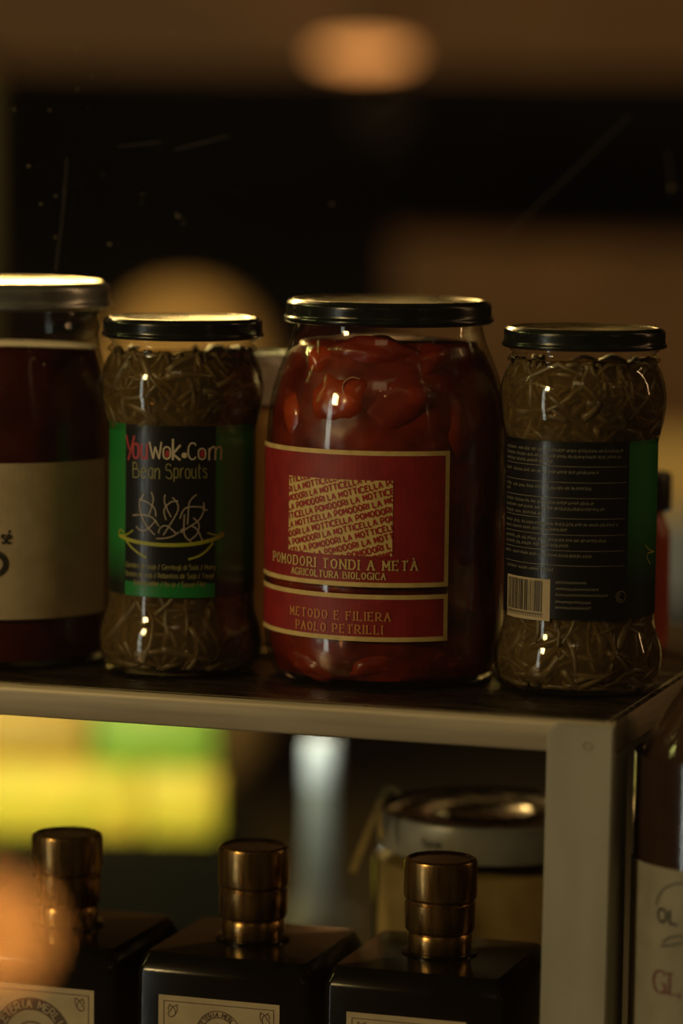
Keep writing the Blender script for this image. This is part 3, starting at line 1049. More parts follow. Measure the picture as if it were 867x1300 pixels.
ztop = JT.z(432)
NZ = 70
pr = [(0, 0.004)] + [(r_in(0.004 + (ztop - 0.004) * i / NZ), 0.004 + (ztop - 0.004) * i / NZ) for i in range(NZ + 1)]
pr += [(pr[-1][0] * 0.7, ztop + 0.001), (0, ztop + 0.0005)]


def wob(a, z, r):
    if z > ztop - 0.003: return -0.004 - 0.003 * math.sin(a * 3)
    q = Vector((math.cos(a) * r * 55, math.sin(a) * r * 55, z * 55))
    return -0.0013 + 0.0013 * noise.noise(q) + 0.0004 * noise.noise(q * 3)


lathe('tomato_sauce', pr, M['sauce'], JT.o, 160, sharp=80, wob=wob)
# halved tomatoes pressed to the glass: (px, py, width px, height px, tilt, lit or shaded colour)
for px, py, wx, hy, tl, mm in ((428, 512, 104, 92, 24, 'tomato'), (366, 528, 62, 118, -14, 'tomato'), (520, 512, 118, 96, -10, 'tomato_shaded'), (470, 456, 120, 54, 5, 'tomato_shaded'),
                               (592, 540, 84, 120, 10, 'tomato_shaded'), (552, 468, 88, 56, -12, 'tomato_shaded'), (608, 640, 66, 120, 4, 'tomato_shaded'), (604, 750, 72, 110, -8, 'tomato_shaded'),
                               (385, 842, 96, 46, 8, 'tomato_shaded'), (480, 846, 112, 46, -4, 'tomato_shaded'), (575, 842, 90, 48, 10, 'tomato_shaded'), (398, 466, 54, 60, -25, 'tomato')):
    bm = bmesh.new()
    bmesh.ops.create_icosphere(bm, subdivisions=4, radius=1)
    a, b, c = wx / S / 2, 0.0115, hy / S / 2
    ph = rnd.uniform(0, 50)
    for v_ in bm.verts:
        nz = noise.noise(v_.co * 1.5 + Vector((ph, 0, 0))) * 0.22 + noise.noise(v_.co * 4 + Vector((ph, 0, 0))) * 0.05
        v_.co = v_.co * (1 + nz)
        v_.co = Vector((v_.co.x * a, v_.co.y * b, v_.co.z * c))
    zc = JT.uv(px, py, RT)[1]
    rr = r_in(zc) - b * 0.99
    u_, z_ = JT.uv(px, py, r_in(zc))
    th = u_ / r_in(zc)
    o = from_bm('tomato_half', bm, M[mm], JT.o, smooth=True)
    slope = 0.0
    if zc > 0.105:
        slope = math.atan2(r_in(zc + .006) - r_in(zc - .006), 0.012)
    o.matrix_local = Matrix.Translation((rr * math.sin(th), -rr * math.cos(th), z_)) @ Matrix.Rotation(th, 4, 'Z') @ Matrix.Rotation(slope, 4, 'X') @ Matrix.Rotation(R(tl), 4, 'Y')
# curl of peeled skin
v, f = [], []
pts = []
for x, y in smooth_prof([(440, 504), (435, 494), (438, 484), (447, 479), (457, 481)], 5):
    z_ = JT.uv(x, y, r_in(JT.uv(x, y, RT)[1]))[1]
    rr = r_in(z_) + 0.0004
    u_ = JT.uv(x, y, rr)[0]
    th = u_ / rr
    pts.append((rr * math.sin(th), -rr * math.cos(th), z_))
tube_geo(v, f, pts, 0.00045, 5, 0.0002)
mesh('tomato_skin', v, f, M['curl'], JT.o, smooth=True)['label'] = 'pale curl of peeled tomato skin against the glass'
lid(JT.o, 131 / S, JT.z(409.5), JT.z(380), M['black_lid'], M['black_lit_top'], 120)


def red_label(y_t, y_b, name='label'):
    """Dark red label with a gold border between photo rows (at its middle)."""
    a0 = JT.uv(332.5, 650, RT)[0]
    a1 = JT.uv(569.5, 650, RT)[0]
    z1, z0 = JT.uv(470, y_t, RT)[1], JT.uv(470, y_b, RT)[1]
    V, Fc = [], []
    rect_uv(V, Fc, a0, a1, z0, z1, cyl(RT, 0.0002), 40)
    o = prnt(name, V, Fc, M['red_paper'], JT.o)
    V, Fc = [], []
    t = 6.0 / S
    frame_uv(V, Fc, a0, a1, z0, z1, t * 0.95, cyl(RT, 0.00035), 40)
    prnt('gold_border', V, Fc, M['gold_print'], o)
    return o, a0, a1, z0, z1


L1, a0, a1, z0, z1 = red_label(572.5, 745.5)
fmT = cyl(RT, 0.0005)
sq0, sq1 = JT.uv(367.5, 650, RT)[0], JT.uv(498.5, 650, RT)[0]
sz1, sz0 = JT.uv(433, 608.5, RT)[1], JT.uv(433, 704.5, RT)[1]
V, Fc = [], []
rect_uv(V, Fc, sq0, sq1, sz0, sz1, cyl(RT, 0.00035), 24)
patch = prnt('gold_square', V, Fc, M['gold_print'], L1)
V, Fc = [], []
rot = R(15.0)
inside = lambda u, v_: sq0 <= u <= sq1 and sz0 <= v_ <= sz1
cyc = 'POMODORI LA MOTTICELLA '
hh = 7.0 / S
pitch = 10.75 / S
for i in range(-3, 14):
    sft = (i * 5.3) % len(cyc)
    st = (cyc * 5)[int(sft):]
    bu, bv = sq0 - 0.010, sz0 - 0.012 + i * pitch / math.cos(rot) - 0.0
    text(V, Fc, st[:52], bu, bv, hh, fmT, wd=0.27, rot=rot, gap=2.5, squeeze=0.76, keep=inside, jit=0.3)
prnt('slanted_lettering', V, Fc, M['red_print'], L1)
V, Fc = [], []
wr(JT, RT, 'POMODORI TONDI A METÀ', 348.5, 529, 722, 11.0, V, Fc, fmT, wd=0.18, serif=True, thin=0.5, gap=3.6)
prnt('lettering', V, Fc, M['gold_print'], L1)
V, Fc = [], []
wr(JT, RT, 'AGRICOLTURA BIOLOGICA', 371.5, 489, 733.5, 7.6, V, Fc, fmT, wd=0.2, serif=True, thin=0.6, gap=3.4)
prnt('lettering', V, Fc, M['gold_print'], L1)
L2, *_ = red_label(755.0, 814.5)
V, Fc = [], []
wr(JT, RT, 'METODO E FILIERA', 370, 495, 786, 9.8, V, Fc, fmT, wd=0.19, serif=True, thin=0.5, gap=4.0)
wr(JT, RT, 'PAOLO PETRILLI', 377, 485, 802.5, 9.8, V, Fc, fmT, wd=0.19, serif=True, thin=0.5, gap=4.0)
prnt('lettering', V, Fc, M['orange_print'], L2)

# ------------------------------------------------------------------ pale-lidded jar at the left edge
JC = Jar('sauce_jar', -3, 831, 'dark red sauce jar with pale metal lid and cream label, leftmost on the shelf', 'jar')
S = JC.S
rows_px = [(122, 846), (132, 844), (140, 839), (146, 828), (149, 812), (150, 790), (150, 560), (149.5, 540), (147.5, 520), (144, 503), (139, 487), (134, 472), (130.5, 458), (129, 446),
           (128.5, 436), (130, 431), (130, 426), (127, 423), (126.5, 416), (129, 412), (129, 407), (126.5, 403), (126, 396)]
rows = [(r / S, max(0, JC.z(y) - JC.z(846))) for r, y in rows_px]
RC = 150 / S
lathe('glass_body', [(0, 0.003), (0.034, 0.002), (0.037, 0.0)] + rows, M['jar_glass'], JC.o, 96, sharp=80)
inner = [(r - 0.0010, z) for r, z in rows[1:] if z > 0.003]
ztop = JC.z(440)
pr = [(0, 0.004)] + [(r_in(0.004 + (ztop - 0.004) * i / 40), 0.004 + (ztop - 0.004) * i / 40) for i in range(41)] + [(0, ztop + 0.0005)]
lathe('sauce', pr, M['dark_sauce'], JC.o, 120, sharp=80, wob=lambda a, z, r: -0.0012 + 0.0009 * noise.noise(Vector((math.cos(a) * r * 90, math.sin(a) * r * 90, z * 90))))
lid(JC.o, 141 / S, JC.z(390), JC.z(356), M['silver'], M['silver_lit_top'], 96, ring=0.86)
V, Fc = [], []
z1, z0 = JC.uv(40, 588, RC)[1], JC.uv(40, 786, RC)[1]
rect_uv(V, Fc, -RC * 0.95, JC.uv(132, 690, RC)[0], z0, z1, cyl(RC, 0.0002), 40)
lc = prnt('label', V, Fc, M['cream'], JC.o)
V, Fc = [], []
fmC = cyl(RC, 0.0004)
wr(JC, RC, 'sé', 2, 14, 690, 15, V, Fc, fmC, wd=0.16)
a, b = JC.uv(-12, 716, RC)
ribbon(V, Fc, arc_pts(a, b, 21 / S, n=40, ry=17 / S), 2.4 / S, fmC)
ribbon(V, Fc, arc_pts(a, b, 17 / S, n=40, ry=13 / S), 4.0 / S, fmC)
prnt('lettering', V, Fc, M['ink'], lc)

# ------------------------------------------------------------------ jar behind, between the left bean jar and the tomato jar
JB = Jar('ochre_jar', 292, 822, 'blurred jar with a grey lid and yellow contents standing behind the left bean sprout jar', 'jar')
S = JB.S
rows = [(r / S, max(0, JB.z(y) - JB.z(822))) for r, y in ((70, 822), (78, 816), (82, 800), (83, 770), (83, 560), (82, 535), (78, 520), (74, 512), (72, 500))]
lathe('glass_body', [(0, 0.001)] + rows, M['jar_glass'], JB.o, 64, sharp=80)
lathe('ochre_contents', [(0, 0.003)] + [(r - 0.002, max(z, 0.003)) for r, z in rows[:-1]] + [(0, rows[-2][1])], M['ochre'], JB.o, 48, sharp=80)
lid(JB.o, 80 / S, JB.z(510), JB.z(448), M['pale_tin'], M['pale_tin'], 64)

# ------------------------------------------------------------------ small chilli bottle at the back right
JO = Jar('chilli_bottle', 814, 824, 'small orange-red sauce bottle with black cap behind the right-hand bean sprout jar', 'bottle')
S = JO.S
g = lambda rows: [(r / S, max(0, JO.z(y) - JO.z(824))) for r, y in rows]
lathe('bottle_body', [(0, 0)] + smooth_prof(g([(26, 824), (32, 820), (34, 805), (34, 690), (32, 672), (27, 658), (25, 648), (25, 640)]), 3) + [(0, JO.z(640) - JO.z(824))], M['chilli'], JO.o, 48, sharp=80)
lathe('cap', g([(34, 646), (34.5, 644), (34.5, 606), (33, 600), (29, 598.5)]) + [(0, JO.z(598.5) - JO.z(824))], M['black_plastic'], JO.o, 48, sharp=60)

# ------------------------------------------------------------------ square vinegar bottles with gold caps
BW = 0.0752


def vinegar_bottle(px_l, px_r, y_l, label, yb, txt):
    """Square black bottle; its front face spans px_l..px_r, standing yb behind the shelf's front line."""
    # front-left corner in the shelf frame
    mi = shelf.matrix_basis.inverted()
    o_ = mi @ CAM
    d = mi.to_3x3() @ ray(px_l, y_l)
    t = (yb - o_.y) / d.y
    p = o_ + d * t
    ztop = p.z                                            # height of the front top edge
    d2 = mi.to_3x3() @ ray(px_r, y_l + 18)
    p2 = o_ + d2 * ((yb - o_.y) / d2.y)
    bw = min(BW, p2.x - p.x)
    c = sh(p.x + bw / 2, yb + bw / 2, 0)
    zf = zb + 0.002
    B = empty('vinegar_bottle', (c.x, c.y, zf), YAW, label, 'bottle', 'square vinegar bottles under the shelf')
    h = ztop - zf
    # body: rounded square tower with chamfered shoulder
    bm = bmesh.new()
    levels = [(0.94, 0.0), (1.0, 0.003), (1.0, h - 0.0015), (0.985, h), (0.93, h + 0.0052), (0.90, h + 0.0064)]
    rings = []
    for k, z in levels:
        ring = []
        hw = bw / 2 * k
        rc = 0.0035
        for cx, cy, a_ in ((1, 1, 0), (-1, 1, 90), (-1, -1, 180), (1, -1, 270)):
            for q in range(4):
                an = R(a_ + q * 30)
                ring.append(bm.verts.new((cx * (hw - rc) + rc * math.cos(an), cy * (hw - rc) + rc * math.sin(an), z)))
        rings.append(ring)
    for a, b in zip(rings, rings[1:]):
        for k in range(16):
            bm.faces.new((a[k], a[(k + 1) % 16], b[(k + 1) % 16], b[k]))
    bm.faces.new(rings[0][::-1])
    # sloping up to the neck
    nk = []
    for k in range(16):
        v_ = rings[-1][k].co
        an = math.atan2(v_.y, v_.x)
        nk.append(bm.verts.new((0.0145 * math.cos(an), 0.0145 * math.sin(an), h + 0.0075)))
    for k in range(16):
        bm.faces.new((rings[-1][k], rings[-1][(k + 1) % 16], nk[(k + 1) % 16], nk[k]))
    bm.faces.new(nk)
    autosmooth(from_bm('bottle_body', bm, M['dark_bottle'], B), 30)
    zt = h + 0.0075
    neck = [(0.0155, zt - 0.001), (0.0155, zt + 0.0006), (0.0118, zt + 0.0014), (0.0118, zt + 0.004), (0, zt + 0.004)]
    lathe('neck', neck, M['dark_bottle'], B, 32, sharp=60)
    r0 = 0.0146
    s = 0.0382 / 0.0382
    cp = [(0.0128, zt + 0.0008), (0.0131, zt + 0.0012), (0.0131, zt + 0.0080), (0.0126, zt + 0.0086), (0.0136, zt + 0.0092), (0.0143, zt + 0.0104), (0.0144, zt + 0.0208),
          (0.0138, zt + 0.0214), (0.0138, zt + 0.0220), (0.0147, zt + 0.0227), (0.0149, zt + 0.0236), (0.0149, zt + 0.0372), (0.0145, zt + 0.0384), (0.0134, zt + 0.0390)]
    cap = lathe('cap', cp, M['gold_cap'], B, 64, sharp=40)
    lathe('cap_top', [(0.0134, zt + 0.0390), (0.0128, zt + 0.0388), (0.0124, zt + 0.0382), (0, zt + 0.0384)], M['dark_cap_top'], cap, 48, sharp=50)
    return B, h, bw


def bottle_label(B, h, bw, x0, x1, ztop_off, txt, cx=None, cr=0.0165, variant=0):
    yv = -bw / 2
    fmap = lambda off: (lambda u, v_: (u, yv - off, v_))
    V, Fc = [], []
    zt, z0 = h - ztop_off, h - ztop_off - 0.072
    rect_uv(V, Fc, x0, x1, z0, zt, fmap(0.0002))
    lb = prnt('label', V, Fc, M['cream'], B)
    V, Fc = [], []
    frame_uv(V, Fc, x0 + 0.0022, x1 - 0.0022, z0 + 0.0022, zt - 0.0022, 0.00035, fmap(0.0003), 1)
    cx = (x0 + x1) / 2 if cx is None else cx
    cy = zt - 0.0052 - cr if not variant else zt - 0.0048 - cr
    # corner flourishes
    for s_ in (1, -1):
        bx = (x1 - 0.0045 if s_ > 0 else x0 + 0.0045)
        for p in ([(0, -1), (-4, -4), (-4.5, -9), (-1, -11), (0.5, -8), (-1.5, -6.5)], [(-6, -1), (-6, -6), (-3, -11)], [(-6, -1), (-3, -3), (-1, -6)], [(-1, -2), (0.5, -4), (0, -6)]):
            ribbon(V, Fc, smooth_prof([(bx + s_ * q[0] * 0.0006, zt - 0.0032 + q[1] * 0.00052) for q in p], 4), 0.0004, fmap(0.0003))
    if variant == 0:
        # dark ring carrying pale letters
        n = 48
        for i in range(n):
            a, b = R(360 * i / n), R(360 * (i + 1) / n)
            k = len(V)
            for (aa, rr) in ((a, cr), (b, cr), (b, cr * 0.70), (a, cr * 0.70)):
                V.append(fmap(0.0003)(cx + rr * math.cos(aa), cy + rr * math.sin(aa)))
            Fc.append((k, k + 1, k + 2, k + 3))
    else:
        ribbon(V, Fc, arc_pts(cx, cy, cr, n=48), 0.0004, fmap(0.0003))
        ribbon(V, Fc, arc_pts(cx, cy, cr * 0.72, n=48), 0.0004, fmap(0.0003))
    ribbon(V, Fc, arc_pts(cx, cy, cr * 0.42, n=32), 0.0007, fmap(0.0003))
    ribbon(V, Fc, arc_pts(cx, cy, cr * 0.30, 20, 300, n=32), 0.0005, fmap(0.0003))
    ribbon(V, Fc, arc_pts(cx, cy, cr * 0.15, 20, 300, n=32), 0.0005, fmap(0.0003))
    prnt('ornament', V, Fc, M['brown_ink'], lb)
    V, Fc = [], []
    n = len(txt)
    for i, ch in enumerate(txt):
        an = R(168 - 156 * i / (n - 1))
        rr = cr * 0.755
        hh = cr * 0.19
        ux, uy = cx + rr * math.cos(an), cy + rr * math.sin(an)
        rt_ = an - math.pi / 2
        wch = glyph(ch)[1] * hh / 7 * 0.8
        text(V, Fc, ch, ux - math.cos(rt_) * wch / 2, uy - math.sin(rt_) * wch / 2, hh, fmap(0.00045), wd=0.16, rot=rt_, squeeze=0.8)
    prnt('lettering', V, Fc, M['cream'] if variant == 0 else M['brown_ink'], lb)


YB = 0.006
bots = []
B2 = vinegar_bottle(171.5, 407, 1228, 'middle one of the three square black bottles with gold caps under the shelf', YB, '')
B1 = vinegar_bottle(-66, 169, 1209, 'leftmost of the three square gold-capped bottles, in front of the yellow cartons', YB, '')
B3 = vinegar_bottle(409.5, 645, 1247, 'square black bottle with a gold cap standing in front of the wide silver-lidded jar', YB, '')
TX = 'ACETERIA MERLINO'


def face_x(B, px, py):
    mi = B[0].matrix_basis.inverted()
    o_ = mi @ CAM
    d = mi.to_3x3() @ ray(px, py)
    p = o_ + d * ((-B[2] / 2 - o_.y) / d.y)
    return p.x, p.z


for B, xl, yl, xr, yr, var in ((B1, -36, 1246, 119.5, 1255, 0), (B2, 201.5, 1261, 355, 1277, 1), (B3, 440, 1283, 592, 1299, 1)):
    (xa, za), (xb, zb_) = face_x(B, xl, yl), face_x(B, xr, yr)
    bottle_label(B[0], B[1], B[2], xa, xb, B[1] - (za + zb_) / 2, TX, cr=0.0175 if var == 0 else 0.0095, variant=var)

# ------------------------------------------------------------------ wide jar with silver lid, behind the third bottle
pz = at(618, 1200, 1.535)
JW = Jar('wide_jar', 0, 900, 'wide glass jar with a silver screw lid and tan contents, behind the right-hand gold-capped bottle', 'jar')
JW.loc = Vector((pz.x, pz.y, zb + 0.002))
d_ = JW.loc - CAM
JW.rz = -math.atan2(d_.x, d_.y)
JW.o.location = JW.loc
JW.o.rotation_euler = (0, 0, JW.rz)
JW.S = px_scale(JW.loc + Vector((0, 0, 0.1)))
S = JW.S
zz = lambda y: JW.z(y)
rb = 146 / S
zlid = zz(1072)
rows = [(rb - 0.008, 0.0), (rb - 0.003, 0.002), (rb, 0.008), (rb, zz(1092)), (rb - 0.001, zz(1086)), (rb - 0.004, zz(1083)), (rb - 0.006, zz(1076))]
lathe('glass_body', [(0, 0.001)] + rows, M['jar_glass'], JW.o, 96, sharp=80)
lathe('tan_contents', [(0, 0.003), (rb - 0.010, 0.003), (rb - 0.003, 0.009), (rb - 0.0025, zz(1090)), (rb - 0.004, zz(1088)), (0, zz(1089))], M['tan_cream'], JW.o, 64, sharp=80)
rl = 140 / S
zt_ = zz(1025)
zl_ = zz(1071)
lp = [(rl * 0.93, zl_), (rl * 0.995, zl_), (rl * 1.0, zl_ + 0.0008), (rl * 1.0, zt_ - 0.0016), (rl * 0.993, zt_ - 0.0005), (rl * 0.975, zt_)]
wl_ = lathe('lid', lp, M['lid_grey'], JW.o, 120, sharp=50)
lathe('lid_panel', [(rl * 0.975, zt_), (rl * 0.955, zt_ - 0.0006), (rl * 0.94, zt_ - 0.0022), (rl * 0.86, zt_ - 0.0022), (rl * 0.84, zt_ - 0.0014), (rl * 0.80, zt_ - 0.0012),
                    (rl * 0.78, zt_ - 0.002), (rl * 0.45, zt_ - 0.002), (rl * 0.43, zt_ - 0.0012), (rl * 0.40, zt_ - 0.0012), (rl * 0.38, zt_ - 0.002), (0, zt_ - 0.002)],
      M['dark_cap_top'], wl_, 96, sharp=60)
V, Fc = [], []
ua, va = JW.uv(536, 1073, rl)
ub, vb = JW.uv(562, 1077, rl)
text(V, Fc, 'Spar', ua, (va + vb) / 2, 7.5 / S, cyl(rl, 0.0003), wd=0.2, fit=ub - ua)
prnt('stamp', V, Fc, M['ink'], wl_)
# raffia tie caught round the lid and trailing down to the left
v, f = [], []


def strip(pts, wd, v, f):
    for i, p in enumerate(pts):
        p = Vector(p)
        a = Vector(pts[max(0, i - 1)]); b = Vector(pts[min(len(pts) - 1, i + 1)])
        t = (b - a).normalized()
        side = t.cross(Vector((0, 1, 0.1))).normalized() * wd / 2
        th = Vector((0, 0.0006, 0))
        k = len(v)
        v.extend([tuple(p - side - th), tuple(p + side - th), tuple(p + side + th), tuple(p - side + th)])
        if i:
            for q in range(4):
                f.append((k - 4 + q, k - 4 + (q + 1) % 4, k + (q + 1) % 4, k + q))
    f.append((0, 1, 2, 3))


pts = [at(x, y, dd) for x, y, dd in ((508, 1008, 1.50), (499, 1000, 1.50), (491, 1001, 1.50), (484, 1014, 1.50), (475, 1036, 1.505), (465, 1062, 1.51), (455, 1086, 1.515), (447, 1108, 1.52))]
strip(pts, 0.0030, v, f)
k0 = len(v)
rf = mesh('raffia_tie', v, f, M['raffia'], JW.o)
rf.matrix_parent_inverse = JW.o.matrix_basis.inverted()
v, f = [], []
strip([at(x, y, dd) for x, y, dd in ((483, 1026, 1.497), (482, 1040, 1.497), (482.5, 1052, 1.497), (485, 1064, 1.497))], 0.0020, v, f)
rf2 = mesh('raffia_tie', v, f, M['raffia'], JW.o)
rf2.matrix_parent_inverse = JW.o.matrix_basis.inverted()

# ------------------------------------------------------------------ tall bottle with a white label beside the leg
pz = Vector((0, 0, 0))
bc_ = sh(0.0395, 0.0300, 0)
JG = Jar('tall_bottle', 0, 900, 'tall dark bottle with a large off-white label, beside the steel leg at the right edge', 'bottle')
JG.loc = Vector((bc_.x, bc_.y, zb))
d_ = JG.loc - CAM
JG.rz = -math.atan2(d_.x, d_.y)
JG.o.location = JG.loc
JG.o.rotation_euler = (0, 0, JG.rz)
RG = 0.0375
JG.S = px_scale(JG.loc + Vector((0, 0, 0.1)))
zs = JG.z(1010)
prf = [(0, 0.002), (RG - 0.006, 0.0), (RG - 0.001, 0.003), (RG, 0.008), (RG, zs), (RG * 0.97, zs + 0.010), (RG * 0.86, zs + 0.022), (RG * 0.66, zs + 0.034), (RG * 0.48, zs + 0.045),
       (RG * 0.39, zs + 0.060), (RG * 0.37, zs + 0.100), (RG * 0.37, zs + 0.125)]
lathe('bottle_body', [prf[0], prf[1]] + smooth_prof(prf[2:], 3) + [(0, zs + 0.125)], M['wine_bottle'], JG.o, 96, sharp=80)
lathe('cap', [(RG * 0.40, zs + 0.095), (RG * 0.41, zs + 0.096), (RG * 0.41, zs + 0.128), (RG * 0.38, zs + 0.131), (0, zs + 0.131)], M['black_plastic'], JG.o, 48)
V, Fc = [], []
gz1 = JG.uv(840, 1101, RG)[1]
rect_uv(V, Fc, -RG * 1.53, RG * 1.5, 0.012, gz1, cyl(RG, 0.0003), 48)
lg_ = prnt('label', V, Fc, M['white_label'], JG.o)
fg = cyl(RG, 0.0005)
S = JG.S


def uvg(x, y): return JG.uv(x, y, RG)


V, Fc = [], []
ca, cb = uvg(872, 1160)
ribbon(V, Fc, arc_pts(ca, cb, 46 / S, 20, 175, 30, ry=38 / S), 1.8 / S, fg)
ua, va = uvg(836, 1169)
text(V, Fc, 'OL', ua, va, 17 / S, fg, wd=0.2, squeeze=0.95)
for (p) in ([(842, 1196), (852, 1190), (866, 1188), (878, 1192)], [(840, 1201), (856, 1199), (868, 1196)]):
    ribbon(V, Fc, smooth_prof([uvg(*q) for q in p], 5), 2.0 / S, fg)
prnt('ornament', V, Fc, M['ink'], lg_)
V, Fc = [], []
ua, va = uvg(831, 1257)
text(V, Fc, 'GL', ua, va, 26 / S, fg, wd=0.15, serif=True, thin=0.6, squeeze=0.82)
prnt('lettering', V, Fc, M['maroon_ink'], lg_)

# ------------------------------------------------------------------ back counter and what stands on it
zc_ = -0.42
cb0 = empty('back_counter', (0, 0.78, zc_), 0, 'dark counter across the back of the shop, under the blurred boxes', 'counter')
box('counter_slab', -1.6, 1.8, -0.28, 2.75, -0.03, 0, M['rear_wood'], cb0, bev=0.003)
box('counter_body', -1.55, 1.75, -0.25, 2.7, -0.56, -0.03, M['dark_wood'], cb0)


def depth_y(d):
    return CAM.y + d * math.cos(PITCH)


def pbox(name, x0, x1, y0, y1, depth, thick, mt, zlow=None, **kw):
    """Upright box whose front spans the given photo columns and rows at a depth; zlow sets its foot instead of y1."""
    a = at(x0, y0, depth); b = at(x1, y0, depth)
    zt = z_of(y0, ((a.x + b.x) / 2, a.y)); zl2 = zlow if zlow is not None else z_of(y1, ((a.x + b.x) / 2, a.y))
    cx, cy = (a.x + b.x) / 2, a.y
    o = box(name, a.x - cx, b.x - cx, 0, thick, 0, zt - zl2, mt, None, bev=0.004, loc=(cx, cy, zl2))
    return o, zt


kb, kt = pbox('dark_crate', -140, 310, 1074, 0, 2.52, 0.16, M['black_crate'], zlow=zc_)
tag(kb, 'low dark crate under the blurred yellow cartons', 'crate')
# yellow and green cartons under the left of the shelf
yb0, ytop = pbox('yellow_carton', -110, 176, 975, 0, 2.55, 0.10, M['yellow_carton'], zlow=kt + 0.0005)
tag(yb0, 'bright yellow carton, blurred, seen under the left end of the shelf', 'carton')
yb2, yt2 = pbox('yellow_carton', 180, 276, 980, 0, 2.55, 0.10, M['yellow_carton'], zlow=kt + 0.0005)
tag(yb2, 'narrow yellow carton, blurred, right of the wider bright one under the shelf', 'carton')
gb, gt = pbox('green_carton', 120, 272, 905, 0, 2.55, 0.10, M['green_carton'], zlow=max(ytop, yt2) + 0.0)
tag(gb, 'olive green carton lying on top of the blurred yellow cartons', 'carton')
ab, at_ = pbox('amber_carton', -120, 112, 905, 0, 2.56, 0.10, M['amber_carton'], zlow=ytop)
tag(ab, 'amber brown carton on the bright yellow carton, at the left edge under the shelf', 'carton')

# tall bottle with a pale foil cap, blurred
p = at(405, 1190, 2.05)
fb = empty('foil_bottle', (p.x, p.y, zc_), 0, 'blurred slim grey bottle with a bright foil cap, seen under the middle of the shelf', 'bottle')
Sb = px_scale(p)
zq = lambda y: z_of(y, p) - zc_
lathe('bottle_body', [(0, 0)] + smooth_prof([(42 / Sb, 0.0), (46 / Sb, 0.004), (46 / Sb, zq(1195)), (40 / Sb, zq(1172)), (28 / Sb, zq(1140)), (23 / Sb, zq(1100)), (21 / Sb, zq(1040)), (20 / Sb, zq(985))], 3),
      M['grey_glass'], fb, 48, sharp=80)
lathe('foil_cap', [(20 / Sb, zq(1000)), (22 / Sb, zq(998)), (22 / Sb, zq(945)), (20 / Sb, zq(938)), (0, zq(937))], M['pale_tin'], fb, 48, sharp=60)

# stack of boxes at the right
Dp = 3.9
b1, t1 = pbox('dark_box', 560, 1120, 772, 0, Dp, 0.2, M['dark_board'], zlow=zc_)
tag(b1, 'dark box at the foot of the blurred stack on the right', 'box')
b2, t2 = pbox('slate_box', 700, 1080, 655, 0, Dp, 0.2, M['slate_board'], zlow=t1)
tag(b2, 'blue-grey box in the blurred stack on the right, under the tan one', 'box')
b3, t3 = pbox('tan_box', 720, 1090, 552, 0, Dp + 0.01, 0.2, M['tan_board'], zlow=t2)
tag(b3, 'tan box in the blurred stack on the right, above the blue-grey one', 'box')
b4, t4 = pbox('brown_box', 500, 1180, 312, 0, Dp, 0.25, M['brown_board'], zlow=t3)
tag(b4, 'large brown box topping the blurred stack, behind the tomato jar and the right bean jar', 'box')
b5, t5 = pbox('dark_box', 520, 690, 560, 0, Dp, 0.2, M['dark_board'], zlow=t1)
tag(b5, 'dark box in the blurred stack under the left of the brown box, hidden by jars', 'box')

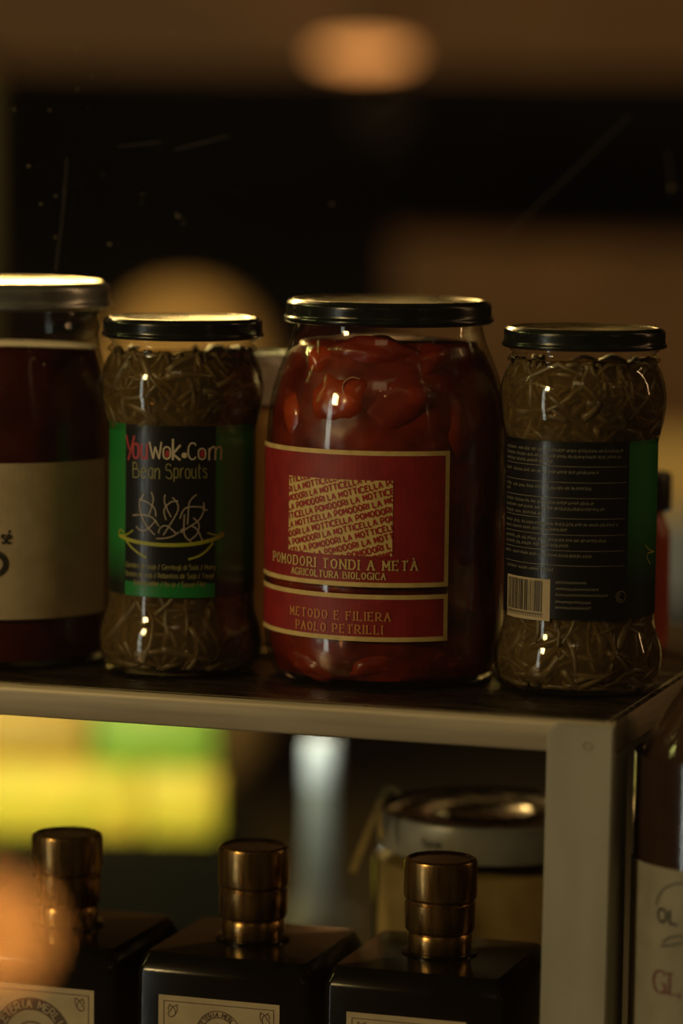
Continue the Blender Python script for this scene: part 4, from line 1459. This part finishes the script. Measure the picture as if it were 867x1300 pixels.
# rounded paper sack at the left
p = at(235, 600, 3.4)
bm = bmesh.new()
bmesh.ops.create_icosphere(bm, subdivisions=4, radius=1)
zt_s = z_of(358, p)
for v_ in bm.verts:
    c = v_.co.copy()
    k = 1 + 0.08 * noise.noise(c * 2.2)
    sx = abs(c.x) ** 0.8 * (1 if c.x > 0 else -1)
    v_.co = Vector((sx * 0.118 * k, c.y * 0.08, (c.z * 0.5 + 0.5) * (zt_s - zc_) * (1 if c.z > 0 else 1)))
    if v_.co.z < 0.03: v_.co.x *= 1.05
sk = from_bm('paper_sack', bm, M['sack'], None, loc=(p.x, p.y, zc_), smooth=True)
tag(sk, 'rounded brown paper sack, blurred, behind the left bean sprout jar', 'sack')

# painted post at the left, beam at the top
a = at(-112, 220, 4.0)
structure(box('trim_1', a.x - 0.09, a.x + 0.085, a.y, a.y + 0.06, -0.98, z_of(88, a), M['post_paint'], bev=0.004))
a = at(433, 40, 4.25)
structure(box('trim_2', -2.4, 2.4, a.y, a.y + 0.10, z_of(88, a), z_of(-260, a), M['beam_wood'], bev=0.004))

# hanging lamp in front of the beam
p = at(462, 68, 4.0)
Sl = px_scale(p)
lp_ = empty('pendant_lamp', (p.x, p.y, p.z), 0, 'glowing orange pendant lamp, blurred, hanging near the top of the picture', 'lamp')
sh_ = lathe('lamp_globe', [(0, -0.012)] + [(0.056 * math.cos(R(t)), 0.012 * math.sin(R(t))) for t in range(-80, 81, 10)] + [(0, 0.012)], M['lamp_glow'], lp_, 48, sharp=80)
lathe('lamp_cap', [(0.012, 0.011), (0.012, 0.034)], M['black_plastic'], lp_, 24)
lathe('cord', [(0.002, 0.033), (0.002, 1.6 - p.z)], M['black_plastic'], lp_, 8)
bulb('pendant_light', p + Vector((0.02, -0.0, -0.07)), 0.12, (1.0, 0.5, 0.18), 0.03)

# lantern on the pavement behind the photographer; the pane mirrors it low on the left
nrm = Matrix.Rotation(YAW, 3, 'Z') @ Vector((0, -1, 0))
d = ray(-14, 1185).normalized()
o_ = CAM
pp = sh(0, -0.054, 0)
t = (pp - o_).dot(nrm) / d.dot(nrm)
hit = o_ + d * t
rd = d - 2 * d.dot(nrm) * nrm
lpz = hit + rd * 2.9
print('lantern', lpz)
ln = empty('lantern', lpz, 0, 'small orange lantern on a stand on the pavement, behind the viewer', 'lantern')
lathe('lantern_globe', [(0, -0.07)] + [(0.075 * math.cos(R(t)), 0.07 * math.sin(R(t))) for t in range(-80, 81, 20)] + [(0, 0.07)], M['lantern_glow'], ln, 24, sharp=80)
lathe('stand', [(0.06, -0.98 - lpz.z), (0.06, -0.97 - lpz.z), (0.008, -0.96 - lpz.z), (0.008, -0.07)], M['black_plastic'], ln, 16)
